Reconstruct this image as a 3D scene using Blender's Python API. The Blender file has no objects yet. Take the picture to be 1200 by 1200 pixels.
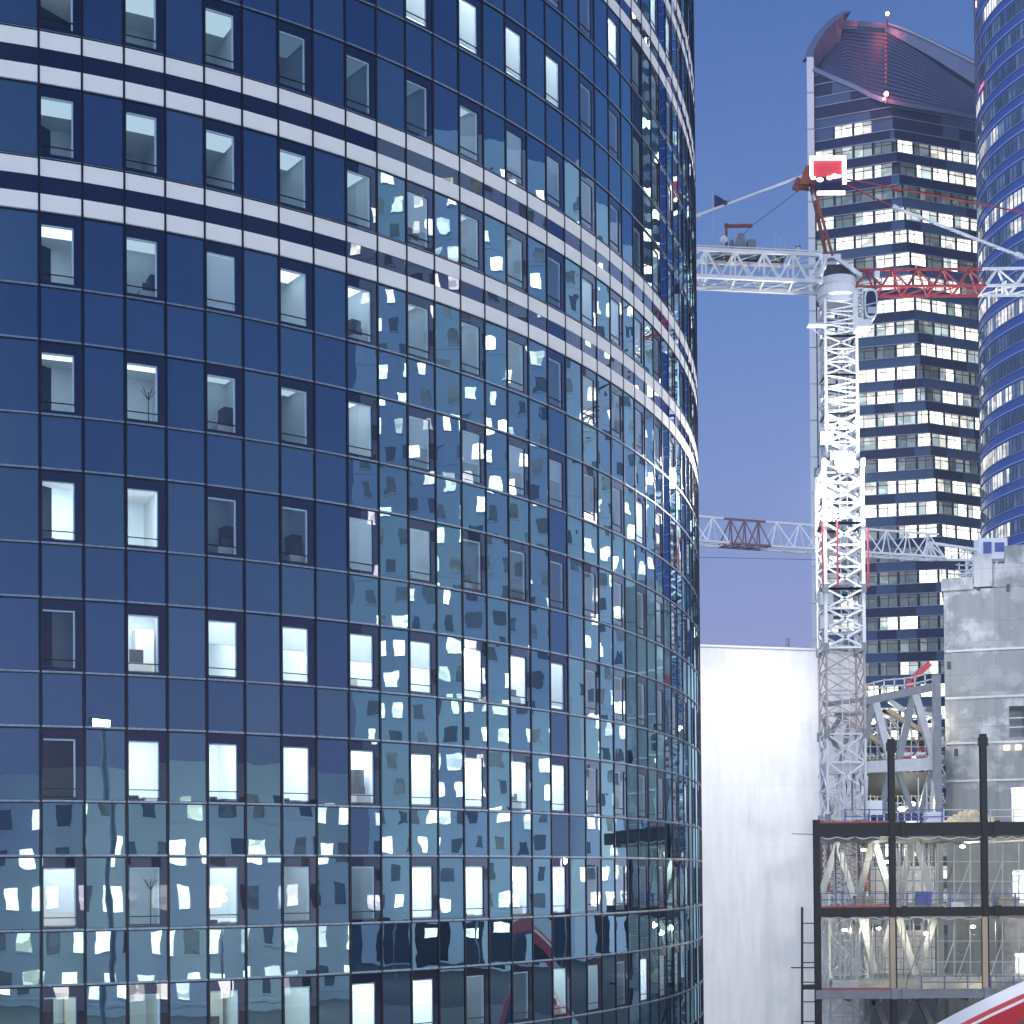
import bpy, math, random
from mathutils import Vector, Matrix
random.seed(11)
R = math.radians
scene = bpy.context.scene
col = scene.collection

# ------------------------------------------------------------------ camera
F_PX, Y0_PX, PITCH, ROLL, EYE = 1824.72, 998.93, 0.015646, -0.007975, 10.0
cam = bpy.data.objects.new('camera', bpy.data.cameras.new('camera'))
col.objects.link(cam)
cam.data.sensor_width = 36.0
cam.data.lens = 36.0 * F_PX / 1200.0
cam.data.shift_y = (Y0_PX - 600.0) / 1200.0
cam.data.clip_end = 6000.0
cam.location = (0, 0, EYE)
cam.rotation_euler = (Matrix.Rotation(math.pi / 2 + PITCH, 3, 'X') @ Matrix.Rotation(ROLL, 3, 'Z')).to_euler()
scene.camera = cam

# ------------------------------------------------------------------ dusk sky
world = bpy.data.worlds.new('World')
scene.world = world
world.use_nodes = True
wn, wl = world.node_tree.nodes, world.node_tree.links
wn.clear()
w_out = wn.new('ShaderNodeOutputWorld')
w_bg = wn.new('ShaderNodeBackground')
w_tc = wn.new('ShaderNodeTexCoord')
w_sep = wn.new('ShaderNodeSeparateXYZ')
wl.new(w_tc.outputs['Generated'], w_sep.inputs[0])
w_ramp = wn.new('ShaderNodeValToRGB')
stops = [(0.0, (.36, .35, .56)), (.10, (.345, .355, .65)), (.20, (.245, .315, .63)), (.33, (.135, .245, .575)),
         (.49, (.062, .148, .43)), (1.0, (.03, .07, .22))]
el = w_ramp.color_ramp.elements
el[0].position, el[0].color = stops[0][0], (*stops[0][1], 1)
el[1].position, el[1].color = stops[-1][0], (*stops[-1][1], 1)
for p_, c_ in stops[1:-1]:
    e_ = el.new(p_)
    e_.color = (*c_, 1)
wl.new(w_sep.outputs['Z'], w_ramp.inputs[0])
# the high eastern sky, away from the afterglow, is already darker
w_ed = wn.new('ShaderNodeVectorMath'); w_ed.operation = 'DOT_PRODUCT'
w_ed.inputs[1].default_value = (.62, -.78, 0)
wl.new(w_tc.outputs['Generated'], w_ed.inputs[0])
w_e1 = wn.new('ShaderNodeMapRange'); w_e1.inputs['From Min'].default_value = .05; w_e1.inputs['From Max'].default_value = .7
wl.new(w_ed.outputs['Value'], w_e1.inputs['Value'])
w_e2 = wn.new('ShaderNodeMapRange'); w_e2.inputs['From Min'].default_value = .10; w_e2.inputs['From Max'].default_value = .48
wl.new(w_sep.outputs['Z'], w_e2.inputs['Value'])
w_em = wn.new('ShaderNodeMath'); w_em.operation = 'MULTIPLY'
wl.new(w_e1.outputs['Result'], w_em.inputs[0]); wl.new(w_e2.outputs['Result'], w_em.inputs[1])
w_dk = wn.new('ShaderNodeMix'); w_dk.data_type = 'RGBA'; w_dk.blend_type = 'MULTIPLY'
w_dk.inputs['B'].default_value = (.58, .56, .72, 1)
wl.new(w_em.outputs[0], w_dk.inputs['Factor']); wl.new(w_ramp.outputs['Color'], w_dk.inputs['A'])
# afterglow low in the west, behind the camera and to its left
w_dot = wn.new('ShaderNodeVectorMath'); w_dot.operation = 'DOT_PRODUCT'
w_dot.inputs[1].default_value = (-.78, -.62, .06)
wl.new(w_tc.outputs['Generated'], w_dot.inputs[0])
w_mr = wn.new('ShaderNodeMapRange')
w_mr.inputs['From Min'].default_value = .25
w_mr.inputs['From Max'].default_value = 1.0
w_mr.interpolation_type = 'SMOOTHSTEP'
wl.new(w_dot.outputs['Value'], w_mr.inputs['Value'])
w_glow = wn.new('ShaderNodeMix'); w_glow.data_type = 'RGBA'; w_glow.blend_type = 'ADD'
w_glow.inputs['B'].default_value = (1.65, 1.95, 2.35, 1)
wl.new(w_mr.outputs['Result'], w_glow.inputs['Factor'])
wl.new(w_dk.outputs['Result'], w_glow.inputs['A'])
w_sky = wn.new('ShaderNodeTexSky')
w_sky.sky_type = 'NISHITA'
w_sky.sun_disc = False
w_sky.sun_elevation = R(-3.0)
w_sky.sun_rotation = R(231)
w_add = wn.new('ShaderNodeMix'); w_add.data_type = 'RGBA'; w_add.blend_type = 'ADD'
w_add.inputs['Factor'].default_value = .08
wl.new(w_glow.outputs['Result'], w_add.inputs['A'])
wl.new(w_sky.outputs['Color'], w_add.inputs['B'])
wl.new(w_add.outputs['Result'], w_bg.inputs['Color'])
w_bg.inputs['Strength'].default_value = 1.0
wl.new(w_bg.outputs[0], w_out.inputs[0])
scene.view_settings.view_transform = 'Standard'
scene.view_settings.look = 'None'
scene.view_settings.exposure = 0.0
scene.view_settings.gamma = 1.0

# ------------------------------------------------------------------ helpers
def at(px, py, Y):
    """world point seen at photo pixel (px,py) at distance Y"""
    c, s = math.cos(ROLL), math.sin(ROLL)
    dx, dy = px - 600.0, py - Y0_PX
    u, v = c * dx + s * dy, -s * dx + c * dy
    a, b = u / F_PX, -v / F_PX
    c, s = math.cos(PITCH), math.sin(PITCH)
    yw, zw = c - b * s, s + b * c
    return Vector((a * Y / yw, Y, EYE + zw * Y / yw))


def lerp(a, b, t): return a + (b - a) * t


class MB:
    def __init__(self):
        self.v, self.f, self.m, self.uv, self.c = [], [], [], {}, {}

    def face(self, pts, mi=0, uv=None, c=None):
        n = len(self.v)
        self.v += [tuple(p) for p in pts]
        self.f.append(tuple(range(n, n + len(pts))))
        self.m.append(mi)
        if uv: self.uv[len(self.f) - 1] = uv
        if c: self.c[len(self.f) - 1] = c
        return self

    def box(self, lo, hi, mi=0):
        x0, y0, z0 = lo; x1, y1, z1 = hi
        n = len(self.v)
        self.v += [(x0, y0, z0), (x1, y0, z0), (x1, y1, z0), (x0, y1, z0), (x0, y0, z1), (x1, y0, z1), (x1, y1, z1), (x0, y1, z1)]
        for q in ((0, 3, 2, 1), (4, 5, 6, 7), (0, 1, 5, 4), (1, 2, 6, 5), (2, 3, 7, 6), (3, 0, 4, 7)):
            self.f.append(tuple(n + k for k in q)); self.m.append(mi)
        return self

    def bar(self, p, q, w, h=None, mi=0, sides=4, up=(0, 0, 1)):
        p, q = Vector(p), Vector(q)
        h = h or w
        d = (q - p)
        if d.length < 1e-6: return self
        d.normalize()
        u = Vector(up)
        if abs(d.dot(u)) > .98: u = Vector((0, 1, 0))
        s = d.cross(u).normalized(); u = s.cross(d)
        n = len(self.v)
        k0 = math.pi / sides
        r2 = math.sqrt(2) if sides == 4 else 1.0
        for e in (p, q):
            for k in range(sides):
                a = k0 + 2 * math.pi * k / sides
                self.v.append(tuple(e + s * (math.cos(a) * w * .5 * r2) + u * (math.sin(a) * h * .5 * r2)))
        for k in range(sides):
            self.f.append((n + k, n + (k + 1) % sides, n + sides + (k + 1) % sides, n + sides + k)); self.m.append(mi)
        self.f.append(tuple(n + k for k in reversed(range(sides)))); self.m.append(mi)
        self.f.append(tuple(n + sides + k for k in range(sides))); self.m.append(mi)
        return self

    def prism(self, poly, y0, y1, mi=0):
        """poly of (x,z) extruded in y"""
        n = len(self.v); k = len(poly)
        self.v += [(x, y0, z) for x, z in poly] + [(x, y1, z) for x, z in poly]
        self.f.append(tuple(range(n, n + k))); self.m.append(mi)
        self.f.append(tuple(reversed(range(n + k, n + 2 * k)))); self.m.append(mi)
        for j in range(k):
            a, b = n + j, n + (j + 1) % k
            self.f.append((b, a, a + k, b + k)); self.m.append(mi)
        return self

    def sphere(self, c, r, mi=0, seg=10, rings=6, sc=(1, 1, 1)):
        n = len(self.v)
        for i in range(rings + 1):
            t = math.pi * i / rings
            for j in range(seg):
                a = 2 * math.pi * j / seg
                self.v.append((c[0] + r * sc[0] * math.sin(t) * math.cos(a), c[1] + r * sc[1] * math.sin(t) * math.sin(a), c[2] + r * sc[2] * math.cos(t)))
        for i in range(rings):
            for j in range(seg):
                a = n + i * seg + j; b = n + i * seg + (j + 1) % seg
                self.f.append((a, a + seg, b + seg, b)); self.m.append(mi)
        return self

    def lathe(self, c, prof, mi=0, seg=20):
        n = len(self.v)
        for r, z in prof:
            for j in range(seg):
                a = 2 * math.pi * j / seg
                self.v.append((c[0] + r * math.cos(a), c[1] + r * math.sin(a), c[2] + z))
        for i in range(len(prof) - 1):
            for j in range(seg):
                a = n + i * seg + j; b = n + i * seg + (j + 1) % seg
                self.f.append((a, b, b + seg, a + seg)); self.m.append(mi)
        return self

    def mesh(self, name, mats):
        me = bpy.data.meshes.new(name)
        me.from_pydata(self.v, [], self.f)
        for m in (mats if isinstance(mats, (list, tuple)) else [mats]): me.materials.append(m)
        me.polygons.foreach_set('material_index', self.m)
        if self.uv:
            l = me.uv_layers.new(name='uv')
            for fi, uvs in self.uv.items():
                for k, li in enumerate(me.polygons[fi].loop_indices): l.data[li].uv = uvs[k]
        if self.c:
            ca = me.color_attributes.new('rnd', 'FLOAT_COLOR', 'CORNER')
            for fi, c in self.c.items():
                for li in me.polygons[fi].loop_indices: ca.data[li].color = (*c, 1)
        me.update()
        return me

    def build(self, name, mats, parent=None):
        return link(name, self.mesh(name, mats), parent)


def link(name, me, parent=None):
    o = bpy.data.objects.new(name, me)
    col.objects.link(o)
    if parent: o.parent = parent
    return o


def tag(o, label=None, cat=None, group=None, kind=None):
    if label: o['label'] = label
    if cat: o['category'] = cat
    if group: o['group'] = group
    if kind: o['kind'] = kind
    return o


def thing(name, label, cat, group=None):
    """an Empty at the origin of the thing's geometry (children keep world coordinates)"""
    o = bpy.data.objects.new(name, None)
    col.objects.link(o)
    return tag(o, label, cat, group)


def new_mat(name):
    m = bpy.data.materials.new(name)
    m.use_nodes = True
    m.node_tree.nodes.clear()
    return m, m.node_tree.nodes, m.node_tree.links


def mat(name, colr, rough=.6, metal=0.0, var=.12, scale=1.5, emit=0, spec=.4, bump=0.0, streak=False):
    m, n, l = new_mat(name)
    out = n.new('ShaderNodeOutputMaterial')
    b = n.new('ShaderNodeBsdfPrincipled')
    b.inputs['Roughness'].default_value = rough
    b.inputs['Metallic'].default_value = metal
    b.inputs['Specular IOR Level'].default_value = spec
    tc = n.new('ShaderNodeTexCoord')
    no = n.new('ShaderNodeTexNoise')
    no.inputs['Scale'].default_value = scale
    no.inputs['Detail'].default_value = 6
    vec = tc.outputs['Object']
    if streak:
        mp = n.new('ShaderNodeMapping')
        mp.inputs['Scale'].default_value = (1, 1, .12)
        l.new(vec, mp.inputs[0]); vec = mp.outputs[0]
    l.new(vec, no.inputs['Vector'])
    mx = n.new('ShaderNodeMix'); mx.data_type = 'RGBA'
    mx.inputs['A'].default_value = (*[c * (1 - var) for c in colr], 1)
    mx.inputs['B'].default_value = (*[min(1, c * (1 + var)) for c in colr], 1)
    l.new(no.outputs['Fac'], mx.inputs['Factor'])
    l.new(mx.outputs['Result'], b.inputs['Base Color'])
    if emit:
        l.new(mx.outputs['Result'], b.inputs['Emission Color'])
        b.inputs['Emission Strength'].default_value = emit
    if bump:
        bp = n.new('ShaderNodeBump')
        bp.inputs['Distance'].default_value = bump
        l.new(no.outputs['Fac'], bp.inputs['Height'])
        l.new(bp.outputs[0], b.inputs['Normal'])
    l.new(b.outputs[0], out.inputs[0])
    return m


def emit_mat(name, colr, s):
    m, n, l = new_mat(name)
    out = n.new('ShaderNodeOutputMaterial')
    e = n.new('ShaderNodeEmission')
    e.inputs[0].default_value = (*colr, 1)
    e.inputs[1].default_value = s
    l.new(e.outputs[0], out.inputs[0])
    return m


def glass_mat(name, body_a, body_b, r0, clear=False, wave=1.0, gasket=False, tint=(.80, .90, 1.0), trans=(.80, .92, 1.0)):
    """solar control glass: coated mirror over a dark body (cladding) or over clear glass (windows)"""
    m, n, l = new_mat(name)
    out = n.new('ShaderNodeOutputMaterial')
    lw = n.new('ShaderNodeLayerWeight'); lw.inputs[0].default_value = .5
    pw = n.new('ShaderNodeMath'); pw.operation = 'POWER'; pw.inputs[1].default_value = 2.3
    l.new(lw.outputs['Facing'], pw.inputs[0])
    fac = n.new('ShaderNodeMapRange')
    fac.inputs['To Min'].default_value = r0
    fac.inputs['To Max'].default_value = 1.0
    l.new(pw.outputs[0], fac.inputs['Value'])
    gl = n.new('ShaderNodeBsdfGlossy')
    gl.inputs['Roughness'].default_value = 0.0
    gl.inputs['Color'].default_value = (*tint, 1)
    # the panes are not flat: slow ripples plus a slight pillow
    tc = n.new('ShaderNodeTexCoord')
    no = n.new('ShaderNodeTexNoise')
    no.inputs['Scale'].default_value = .8
    no.inputs['Detail'].default_value = 1.5
    no.inputs['Roughness'].default_value = .45
    l.new(tc.outputs['Object'], no.inputs['Vector'])
    bp = n.new('ShaderNodeBump')
    bp.inputs['Strength'].default_value = 1.0
    bp.inputs['Distance'].default_value = .0027 * wave
    l.new(no.outputs['Fac'], bp.inputs['Height'])
    l.new(bp.outputs[0], gl.inputs['Normal'])
    if clear:
        bd = n.new('ShaderNodeBsdfTransparent')
        bd.inputs[0].default_value = (*trans, 1)
    else:
        bd = n.new('ShaderNodeBsdfDiffuse')
        at_ = n.new('ShaderNodeVertexColor'); at_.layer_name = 'rnd'
        sp = n.new('ShaderNodeSeparateColor')
        l.new(at_.outputs[0], sp.inputs[0])
        # dust streaks gathered towards the lower edge of a pane
        st = n.new('ShaderNodeTexNoise'); st.inputs['Scale'].default_value = 2.2; st.inputs['Detail'].default_value = 5
        mp = n.new('ShaderNodeMapping'); mp.inputs['Scale'].default_value = (2.6, 2.6, .5)
        l.new(tc.outputs['Object'], mp.inputs[0]); l.new(mp.outputs[0], st.inputs['Vector'])
        ad = n.new('ShaderNodeMath'); ad.operation = 'MULTIPLY_ADD'
        ad.inputs[1].default_value = .5
        l.new(st.outputs['Fac'], ad.inputs[0]); l.new(sp.outputs[0], ad.inputs[2])
        ad.use_clamp = True
        gt = n.new('ShaderNodeMix'); gt.data_type = 'RGBA'
        gt.inputs['A'].default_value = (tint[0] * .72, tint[1] * .70, tint[2] * .88, 1)
        gt.inputs['B'].default_value = (*tint, 1)
        l.new(sp.outputs[1], gt.inputs['Factor']); l.new(gt.outputs['Result'], gl.inputs['Color'])
        mx = n.new('ShaderNodeMix'); mx.data_type = 'RGBA'
        mx.inputs['A'].default_value = (*body_a, 1)
        mx.inputs['B'].default_value = (*body_b, 1)
        l.new(ad.outputs[0], mx.inputs['Factor'])
        l.new(mx.outputs['Result'], bd.inputs[0])
    ms = n.new('ShaderNodeMixShader')
    l.new(fac.outputs['Result'], ms.inputs[0])
    l.new(bd.outputs[0], ms.inputs[1]); l.new(gl.outputs[0], ms.inputs[2])
    if gasket:
        uv = n.new('ShaderNodeUVMap'); uv.uv_map = 'uv'
        su = n.new('ShaderNodeSeparateXYZ'); l.new(uv.outputs[0], su.inputs[0])
        ds = []
        for ax, wd in ((0, .034), (1, .017)):
            a1 = n.new('ShaderNodeMath'); a1.operation = 'SUBTRACT'; a1.inputs[1].default_value = .5; l.new(su.outputs[ax], a1.inputs[0])
            a2 = n.new('ShaderNodeMath'); a2.operation = 'ABSOLUTE'; l.new(a1.outputs[0], a2.inputs[0])
            a3 = n.new('ShaderNodeMath'); a3.operation = 'GREATER_THAN'; a3.inputs[1].default_value = .5 - wd - .012; l.new(a2.outputs[0], a3.inputs[0])
            ds.append(a3)
        mxm = n.new('ShaderNodeMath'); mxm.operation = 'MAXIMUM'; l.new(ds[0].outputs[0], mxm.inputs[0]); l.new(ds[1].outputs[0], mxm.inputs[1])
        sc2 = n.new('ShaderNodeMath'); sc2.operation = 'MULTIPLY'; sc2.inputs[1].default_value = .72; l.new(mxm.outputs[0], sc2.inputs[0])
        dg_ = n.new('ShaderNodeBsdfDiffuse'); dg_.inputs[0].default_value = (.012, .016, .03, 1)
        m3 = n.new('ShaderNodeMixShader'); l.new(sc2.outputs[0], m3.inputs[0]); l.new(ms.outputs[0], m3.inputs[1]); l.new(dg_.outputs[0], m3.inputs[2])
        ms = m3
    l.new(ms.outputs[0], out.inputs[0])
    return m


def lit_pane_mat(name, colr, s, body=(.02, .03, .05), r0=.1, scale=.5):
    """a far window: what one sees of a lit office through glass, with furniture and blinds breaking it up"""
    m, n, l = new_mat(name)
    out = n.new('ShaderNodeOutputMaterial')
    at_ = n.new('ShaderNodeVertexColor'); at_.layer_name = 'rnd'
    tc = n.new('ShaderNodeTexCoord')
    mp = n.new('ShaderNodeMapping'); mp.inputs['Scale'].default_value = (1, 1, 1.6)
    vo = n.new('ShaderNodeTexVoronoi'); vo.distance = 'CHEBYCHEV'; vo.inputs['Scale'].default_value = scale
    l.new(tc.outputs['Object'], mp.inputs[0]); l.new(mp.outputs[0], vo.inputs['Vector'])
    mr = n.new('ShaderNodeMapRange')
    mr.inputs['To Min'].default_value = .45; mr.inputs['To Max'].default_value = 1.15
    sp = n.new('ShaderNodeSeparateColor'); l.new(vo.outputs['Color'], sp.inputs[0])
    l.new(sp.outputs[0], mr.inputs['Value'])
    em = n.new('ShaderNodeEmission')
    mu = n.new('ShaderNodeMix'); mu.data_type = 'RGBA'; mu.blend_type = 'MULTIPLY'; mu.inputs['Factor'].default_value = 1
    mu.inputs['B'].default_value = (*colr, 1)
    l.new(at_.outputs[0], mu.inputs['A']); l.new(mu.outputs['Result'], em.inputs[0])
    ml = n.new('ShaderNodeMath'); ml.operation = 'MULTIPLY'; ml.inputs[1].default_value = s
    l.new(mr.outputs['Result'], ml.inputs[0]); l.new(ml.outputs[0], em.inputs[1])
    gl = n.new('ShaderNodeBsdfPrincipled')
    gl.inputs['Base Color'].default_value = (*body, 1); gl.inputs['Roughness'].default_value = .05
    ad = n.new('ShaderNodeAddShader')
    l.new(em.outputs[0], ad.inputs[0]); l.new(gl.outputs[0], ad.inputs[1])
    l.new(ad.outputs[0], out.inputs[0])
    return m


M = {}
M['clad'] = glass_mat('solar_glass_cladding', (.004, .009, .030), (.030, .055, .110), .28, tint=(.61, .95, 1.0), gasket=True)
M['clad_dark'] = glass_mat('solar_glass_dark', (.003, .005, .018), (.005, .009, .026), .12)
M['pane'] = glass_mat('window_glass', None, None, .10, clear=True)
M['mullion'] = mat('dark_anodised_metal', (.018, .022, .038), .35, .6)
M['transom'] = mat('grey_blue_metal', (.24, .31, .40), .38, .6, var=.5, scale=9)
M['band'] = mat('white_enamel_panel', (.88, .90, .86), .45, var=.05, scale=.6)
M['trim'] = mat('white_painted_trim', (.85, .9, .92), .5, var=.03)
M['steel_dark'] = mat('dark_primer_steel', (.028, .028, .030), .65, .1, var=.3, scale=4)
M['steel_grey'] = mat('grey_steel', (.22, .25, .28), .5, .2, var=.25, scale=3)
M['steel_pale'] = mat('galvanised_steel', (.50, .54, .58), .45, .3, var=.2, scale=3)
M['white_steel'] = mat('white_crane_paint', (.80, .83, .86), .45, var=.10, scale=2.5)
M['red_steel'] = mat('red_crane_paint', (.42, .07, .08), .5, var=.2, scale=2)
M['rust'] = mat('rust_red_steel', (.26, .09, .075), .7, var=.35, scale=3)
M['tan'] = mat('timber_and_lit_steel_tan', (.50, .40, .28), .8, var=.2, scale=3, streak=True)
M['white_wall'] = None
M['concrete'] = None
M['blue_rail'] = mat('blue_painted_rail', (.10, .13, .42), .5, .1)
M['asphalt'] = mat('asphalt', (.05, .05, .052), .9, var=.25, scale=.8)
M['paving'] = mat('stone_paving', (.20, .20, .20), .85, var=.2, scale=.5)
M['room'] = mat('office_wall_paint', (.66, .73, .78), .8, var=.04)
M['ceil'] = mat('office_ceiling_tile', (.82, .83, .82), .8, var=.03)
M['furn'] = mat('office_furniture', (.52, .50, .47), .6, var=.2)
M['dark_thing'] = mat('black_equipment', (.05, .05, .06), .5)

def stained(name, base, stain, edge, joint=None, bump=.02, mortar=.74):
    m, n, l = new_mat(name)
    out = n.new('ShaderNodeOutputMaterial')
    b = n.new('ShaderNodeBsdfPrincipled'); b.inputs['Roughness'].default_value = .85
    tc = n.new('ShaderNodeTexCoord')
    n1 = n.new('ShaderNodeTexNoise'); n1.inputs['Scale'].default_value = .22; n1.inputs['Detail'].default_value = 8; n1.inputs['Roughness'].default_value = .62
    l.new(tc.outputs['Object'], n1.inputs['Vector'])
    r1 = n.new('ShaderNodeMapRange'); r1.inputs['From Min'].default_value = edge[0]; r1.inputs['From Max'].default_value = edge[1]
    l.new(n1.outputs['Fac'], r1.inputs['Value'])
    mx = n.new('ShaderNodeMix'); mx.data_type = 'RGBA'
    mx.inputs['A'].default_value = (*base, 1); mx.inputs['B'].default_value = (*stain, 1)
    l.new(r1.outputs['Result'], mx.inputs['Factor'])
    n2 = n.new('ShaderNodeTexNoise'); n2.inputs['Scale'].default_value = 1.6; n2.inputs['Detail'].default_value = 7
    mp = n.new('ShaderNodeMapping'); mp.inputs['Scale'].default_value = (1.6, 1.6, .22)
    l.new(tc.outputs['Object'], mp.inputs[0]); l.new(mp.outputs[0], n2.inputs['Vector'])
    m2 = n.new('ShaderNodeMix'); m2.data_type = 'RGBA'; m2.blend_type = 'MULTIPLY'
    r2 = n.new('ShaderNodeMapRange'); r2.inputs['From Min'].default_value = .3; r2.inputs['From Max'].default_value = .7
    r2.inputs['To Min'].default_value = .80 if mortar < .8 else .93; r2.inputs['To Max'].default_value = 1.05
    l.new(n2.outputs['Fac'], r2.inputs['Value'])
    m2.inputs['Factor'].default_value = 1 if joint else .25
    l.new(mx.outputs['Result'], m2.inputs['A']); l.new(r2.outputs['Result'], m2.inputs['B'])
    last = m2.outputs['Result']
    if joint:
        w = n.new('ShaderNodeTexBrick')
        w.inputs['Color1'].default_value = (1, 1, 1, 1); w.inputs['Color2'].default_value = (.96, .96, .96, 1)
        w.inputs['Mortar'].default_value = (mortar, mortar, mortar, 1)
        w.inputs['Scale'].default_value = 1.0; w.inputs['Mortar Size'].default_value = .02
        w.inputs['Brick Width'].default_value = joint[0]; w.inputs['Row Height'].default_value = joint[1]
        w.offset = 0.0
        rot = n.new('ShaderNodeMapping'); rot.inputs['Rotation'].default_value = (-math.pi / 2, 0, 0)
        l.new(tc.outputs['Object'], rot.inputs[0]); l.new(rot.outputs[0], w.inputs['Vector'])
        m3 = n.new('ShaderNodeMix'); m3.data_type = 'RGBA'; m3.blend_type = 'MULTIPLY'; m3.inputs['Factor'].default_value = 1
        l.new(last, m3.inputs['A']); l.new(w.outputs['Color'], m3.inputs['B'])
        last = m3.outputs['Result']
    l.new(last, b.inputs['Base Color'])
    bp = n.new('ShaderNodeBump'); bp.inputs['Distance'].default_value = bump; bp.inputs['Strength'].default_value = .6
    l.new(n2.outputs['Fac'], bp.inputs['Height']); l.new(bp.outputs[0], b.inputs['Normal'])
    l.new(b.outputs[0], out.inputs[0])
    return m

M['concrete'] = stained('bare_concrete', (.27, .30, .32), (.52, .55, .58), (.55, .62), joint=(2.6, 3.1))
M['white_wall'] = stained('white_rendered_wall', (.83, .83, .84), (.66, .70, .72), (.56, .74), joint=(5.2, 3.9), mortar=.90)

# ------------------------------------------------------------------ ground
g = MB(); g.face([(-300, -200, 0), (400, -200, 0), (400, 480, 0), (-300, 480, 0)])
tag(g.build('ground', M['asphalt']), kind='structure')
g = MB(); g.face([(-40, -40, .004), (70, -40, .004), (70, 73, .004), (-40, 73, .004)])
tag(g.build('plaza_paving', M['paving']), kind='structure')

# ------------------------------------------------------------------ the curved glass tower
PSI, K0, K1, K2, PW = .355984, .0440121, -.000931046, 7.68836e-06, 1.1702433
FH, HW, Z_T0 = 3.6, 2.07923, 25.8752 + EYE
I0, I1 = -3, 42
pts = {0: (-13.0595, 43.1801)}
head = {}
for i in range(I0, I1):
    j = i + .5
    head[i] = PSI + K0 * j + K1 * j * j / 2 + K2 * j ** 3 / 3
for i in range(0, I1):
    x, y = pts[i]; pts[i + 1] = (x + PW * math.cos(head[i]), y + PW * math.sin(head[i]))
for i in range(-1, I0 - 1, -1):
    x, y = pts[i + 1]; pts[i] = (x - PW * math.cos(head[i]), y - PW * math.sin(head[i]))

def pan(i, s, n, z):
    """point on panel i: s metres along, n metres out, height z"""
    x, y = pts[i]; h = head[i]
    return (x + s * math.cos(h) + n * math.sin(h), y + s * math.sin(h) - n * math.cos(h), z)

tower = thing('curved_glass_tower', 'curved dark blue glass office tower with paired white bands filling the left side', 'building')
KS = list(range(-5, 10))
BANDS = {-5, -4, -3, 0, 1}
bands_k = {-4, -3, 0, 1}
clad = MB(); darks = {}; mul = MB(); tran = MB()
def panel(mb, i, z0, z1, mi=0, tilt=.0028, n0=0.0):
    a, b_, c_ = [random.gauss(0, tilt) for _ in range(3)]
    r = (random.random() ** 1.5 * .6, random.random(), random.random())
    mb.face([pan(i, 0, n0 - a, z0), pan(i, PW, n0 + a, z0), pan(i, PW, n0 + a + b_, z1), pan(i, 0, n0 - a + b_, z1)], mi,
            [(0, 0), (1, 0), (1, 1), (0, 1)], r)

def is_win(i): return i % 2 == 0
for k in KS:
    zt = Z_T0 - k * FH
    zb = zt - HW
    zn = max(zt - FH, 0.0)
    for i in range(I0, I1):
        if not (is_win(i) and -2 <= i <= 40): panel(clad, i, max(zb, 0), zt)
        if zb <= 0: continue
        if k in bands_k:
            h3 = (zb - zn)
            panel(darks.setdefault(k, MB()), i, zn + h3 * .335, zn + h3 * .665, n0=0.0)
        else:
            panel(clad, i, zn, zb)
clad.build('glass_cladding', M['clad'], tower)
for k in darks: darks[k].build('dark_glass_strip', M['clad_dark'], tower)
for k in sorted(bands_k):
    zt = Z_T0 - k * FH; zb = zt - HW; zn = zt - FH; h3 = zb - zn
    for a, b_ in ((.665, .975), (.025, .335)):
        bm_ = MB()
        for i in range(I0, I1):
            z0, z1 = zn + h3 * a, zn + h3 * b_
            if z0 > z1: z0, z1 = z1, z0
            s0, s1 = .03, PW - .03
            P = [pan(i, s0, .015, z0), pan(i, s1, .015, z0), pan(i, s1, .015, z1), pan(i, s0, .015, z1)]
            Q = [pan(i, s0, -.03, z0), pan(i, s1, -.03, z0), pan(i, s1, -.03, z1), pan(i, s0, -.03, z1)]
            bm_.face(P)
            for q in range(4): bm_.face([Q[q], Q[(q + 1) % 4], P[(q + 1) % 4], P[q]])
        bm_.build('white_band', M['band'], tower)
z_lo, z_hi = 0.0, Z_T0 - KS[0] * FH
for i in range(I0, I1 + 1):
    ii = min(i, I1 - 1); s = 0 if i < I1 else PW
    A = [pan(ii, s - .029, -.02, z_lo), pan(ii, s + .029, -.02, z_lo), pan(ii, s + .029, .03, z_lo), pan(ii, s - .029, .03, z_lo)]
    B_ = [(p[0], p[1], z_hi) for p in A]
    for q in range(4): mul.face([A[q], A[(q + 1) % 4], B_[(q + 1) % 4], B_[q]])
mul.build('vertical_mullions', M['mullion'], tower)
for k in KS:
    zt = Z_T0 - k * FH
    for z, hh in ((zt, .045), (zt - HW, .045)):
        if z <= .05: continue
        thin = (k in bands_k and z < zt) or ((k - 1) in bands_k and z == zt)
        hh = .02 if thin else hh
        for i in range(I0, I1):
            a0, a1 = .026, PW - .026
            for mi, (za, zb_, n1) in enumerate(((z - hh * .25, z + hh, .024), (z - hh, z - hh * .25, .034))):
                P = [pan(i, a0, n1, za), pan(i, a1, n1, za), pan(i, a1, n1, zb_), pan(i, a0, n1, zb_)]
                Q = [pan(i, a0, -.02, za), pan(i, a1, -.02, za), pan(i, a1, -.02, zb_), pan(i, a0, -.02, zb_)]
                tran.face(P, mi)
                tran.face([Q[0], Q[1], P[1], P[0]], mi); tran.face([P[3], P[2], Q[2], Q[3]], mi)
tran.build('horizontal_transoms', [M['mullion'] if False else M['transom'], M['mullion']], tower)
rw = MB()
rw.face([pan(I0, 0, 0, 0), pan(I1 - 1, PW, 0, 0), pan(I1 - 1, PW, 0, z_hi), pan(I0, 0, 0, z_hi)])
rw.build('rear_wall', M['mullion'], tower)

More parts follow.
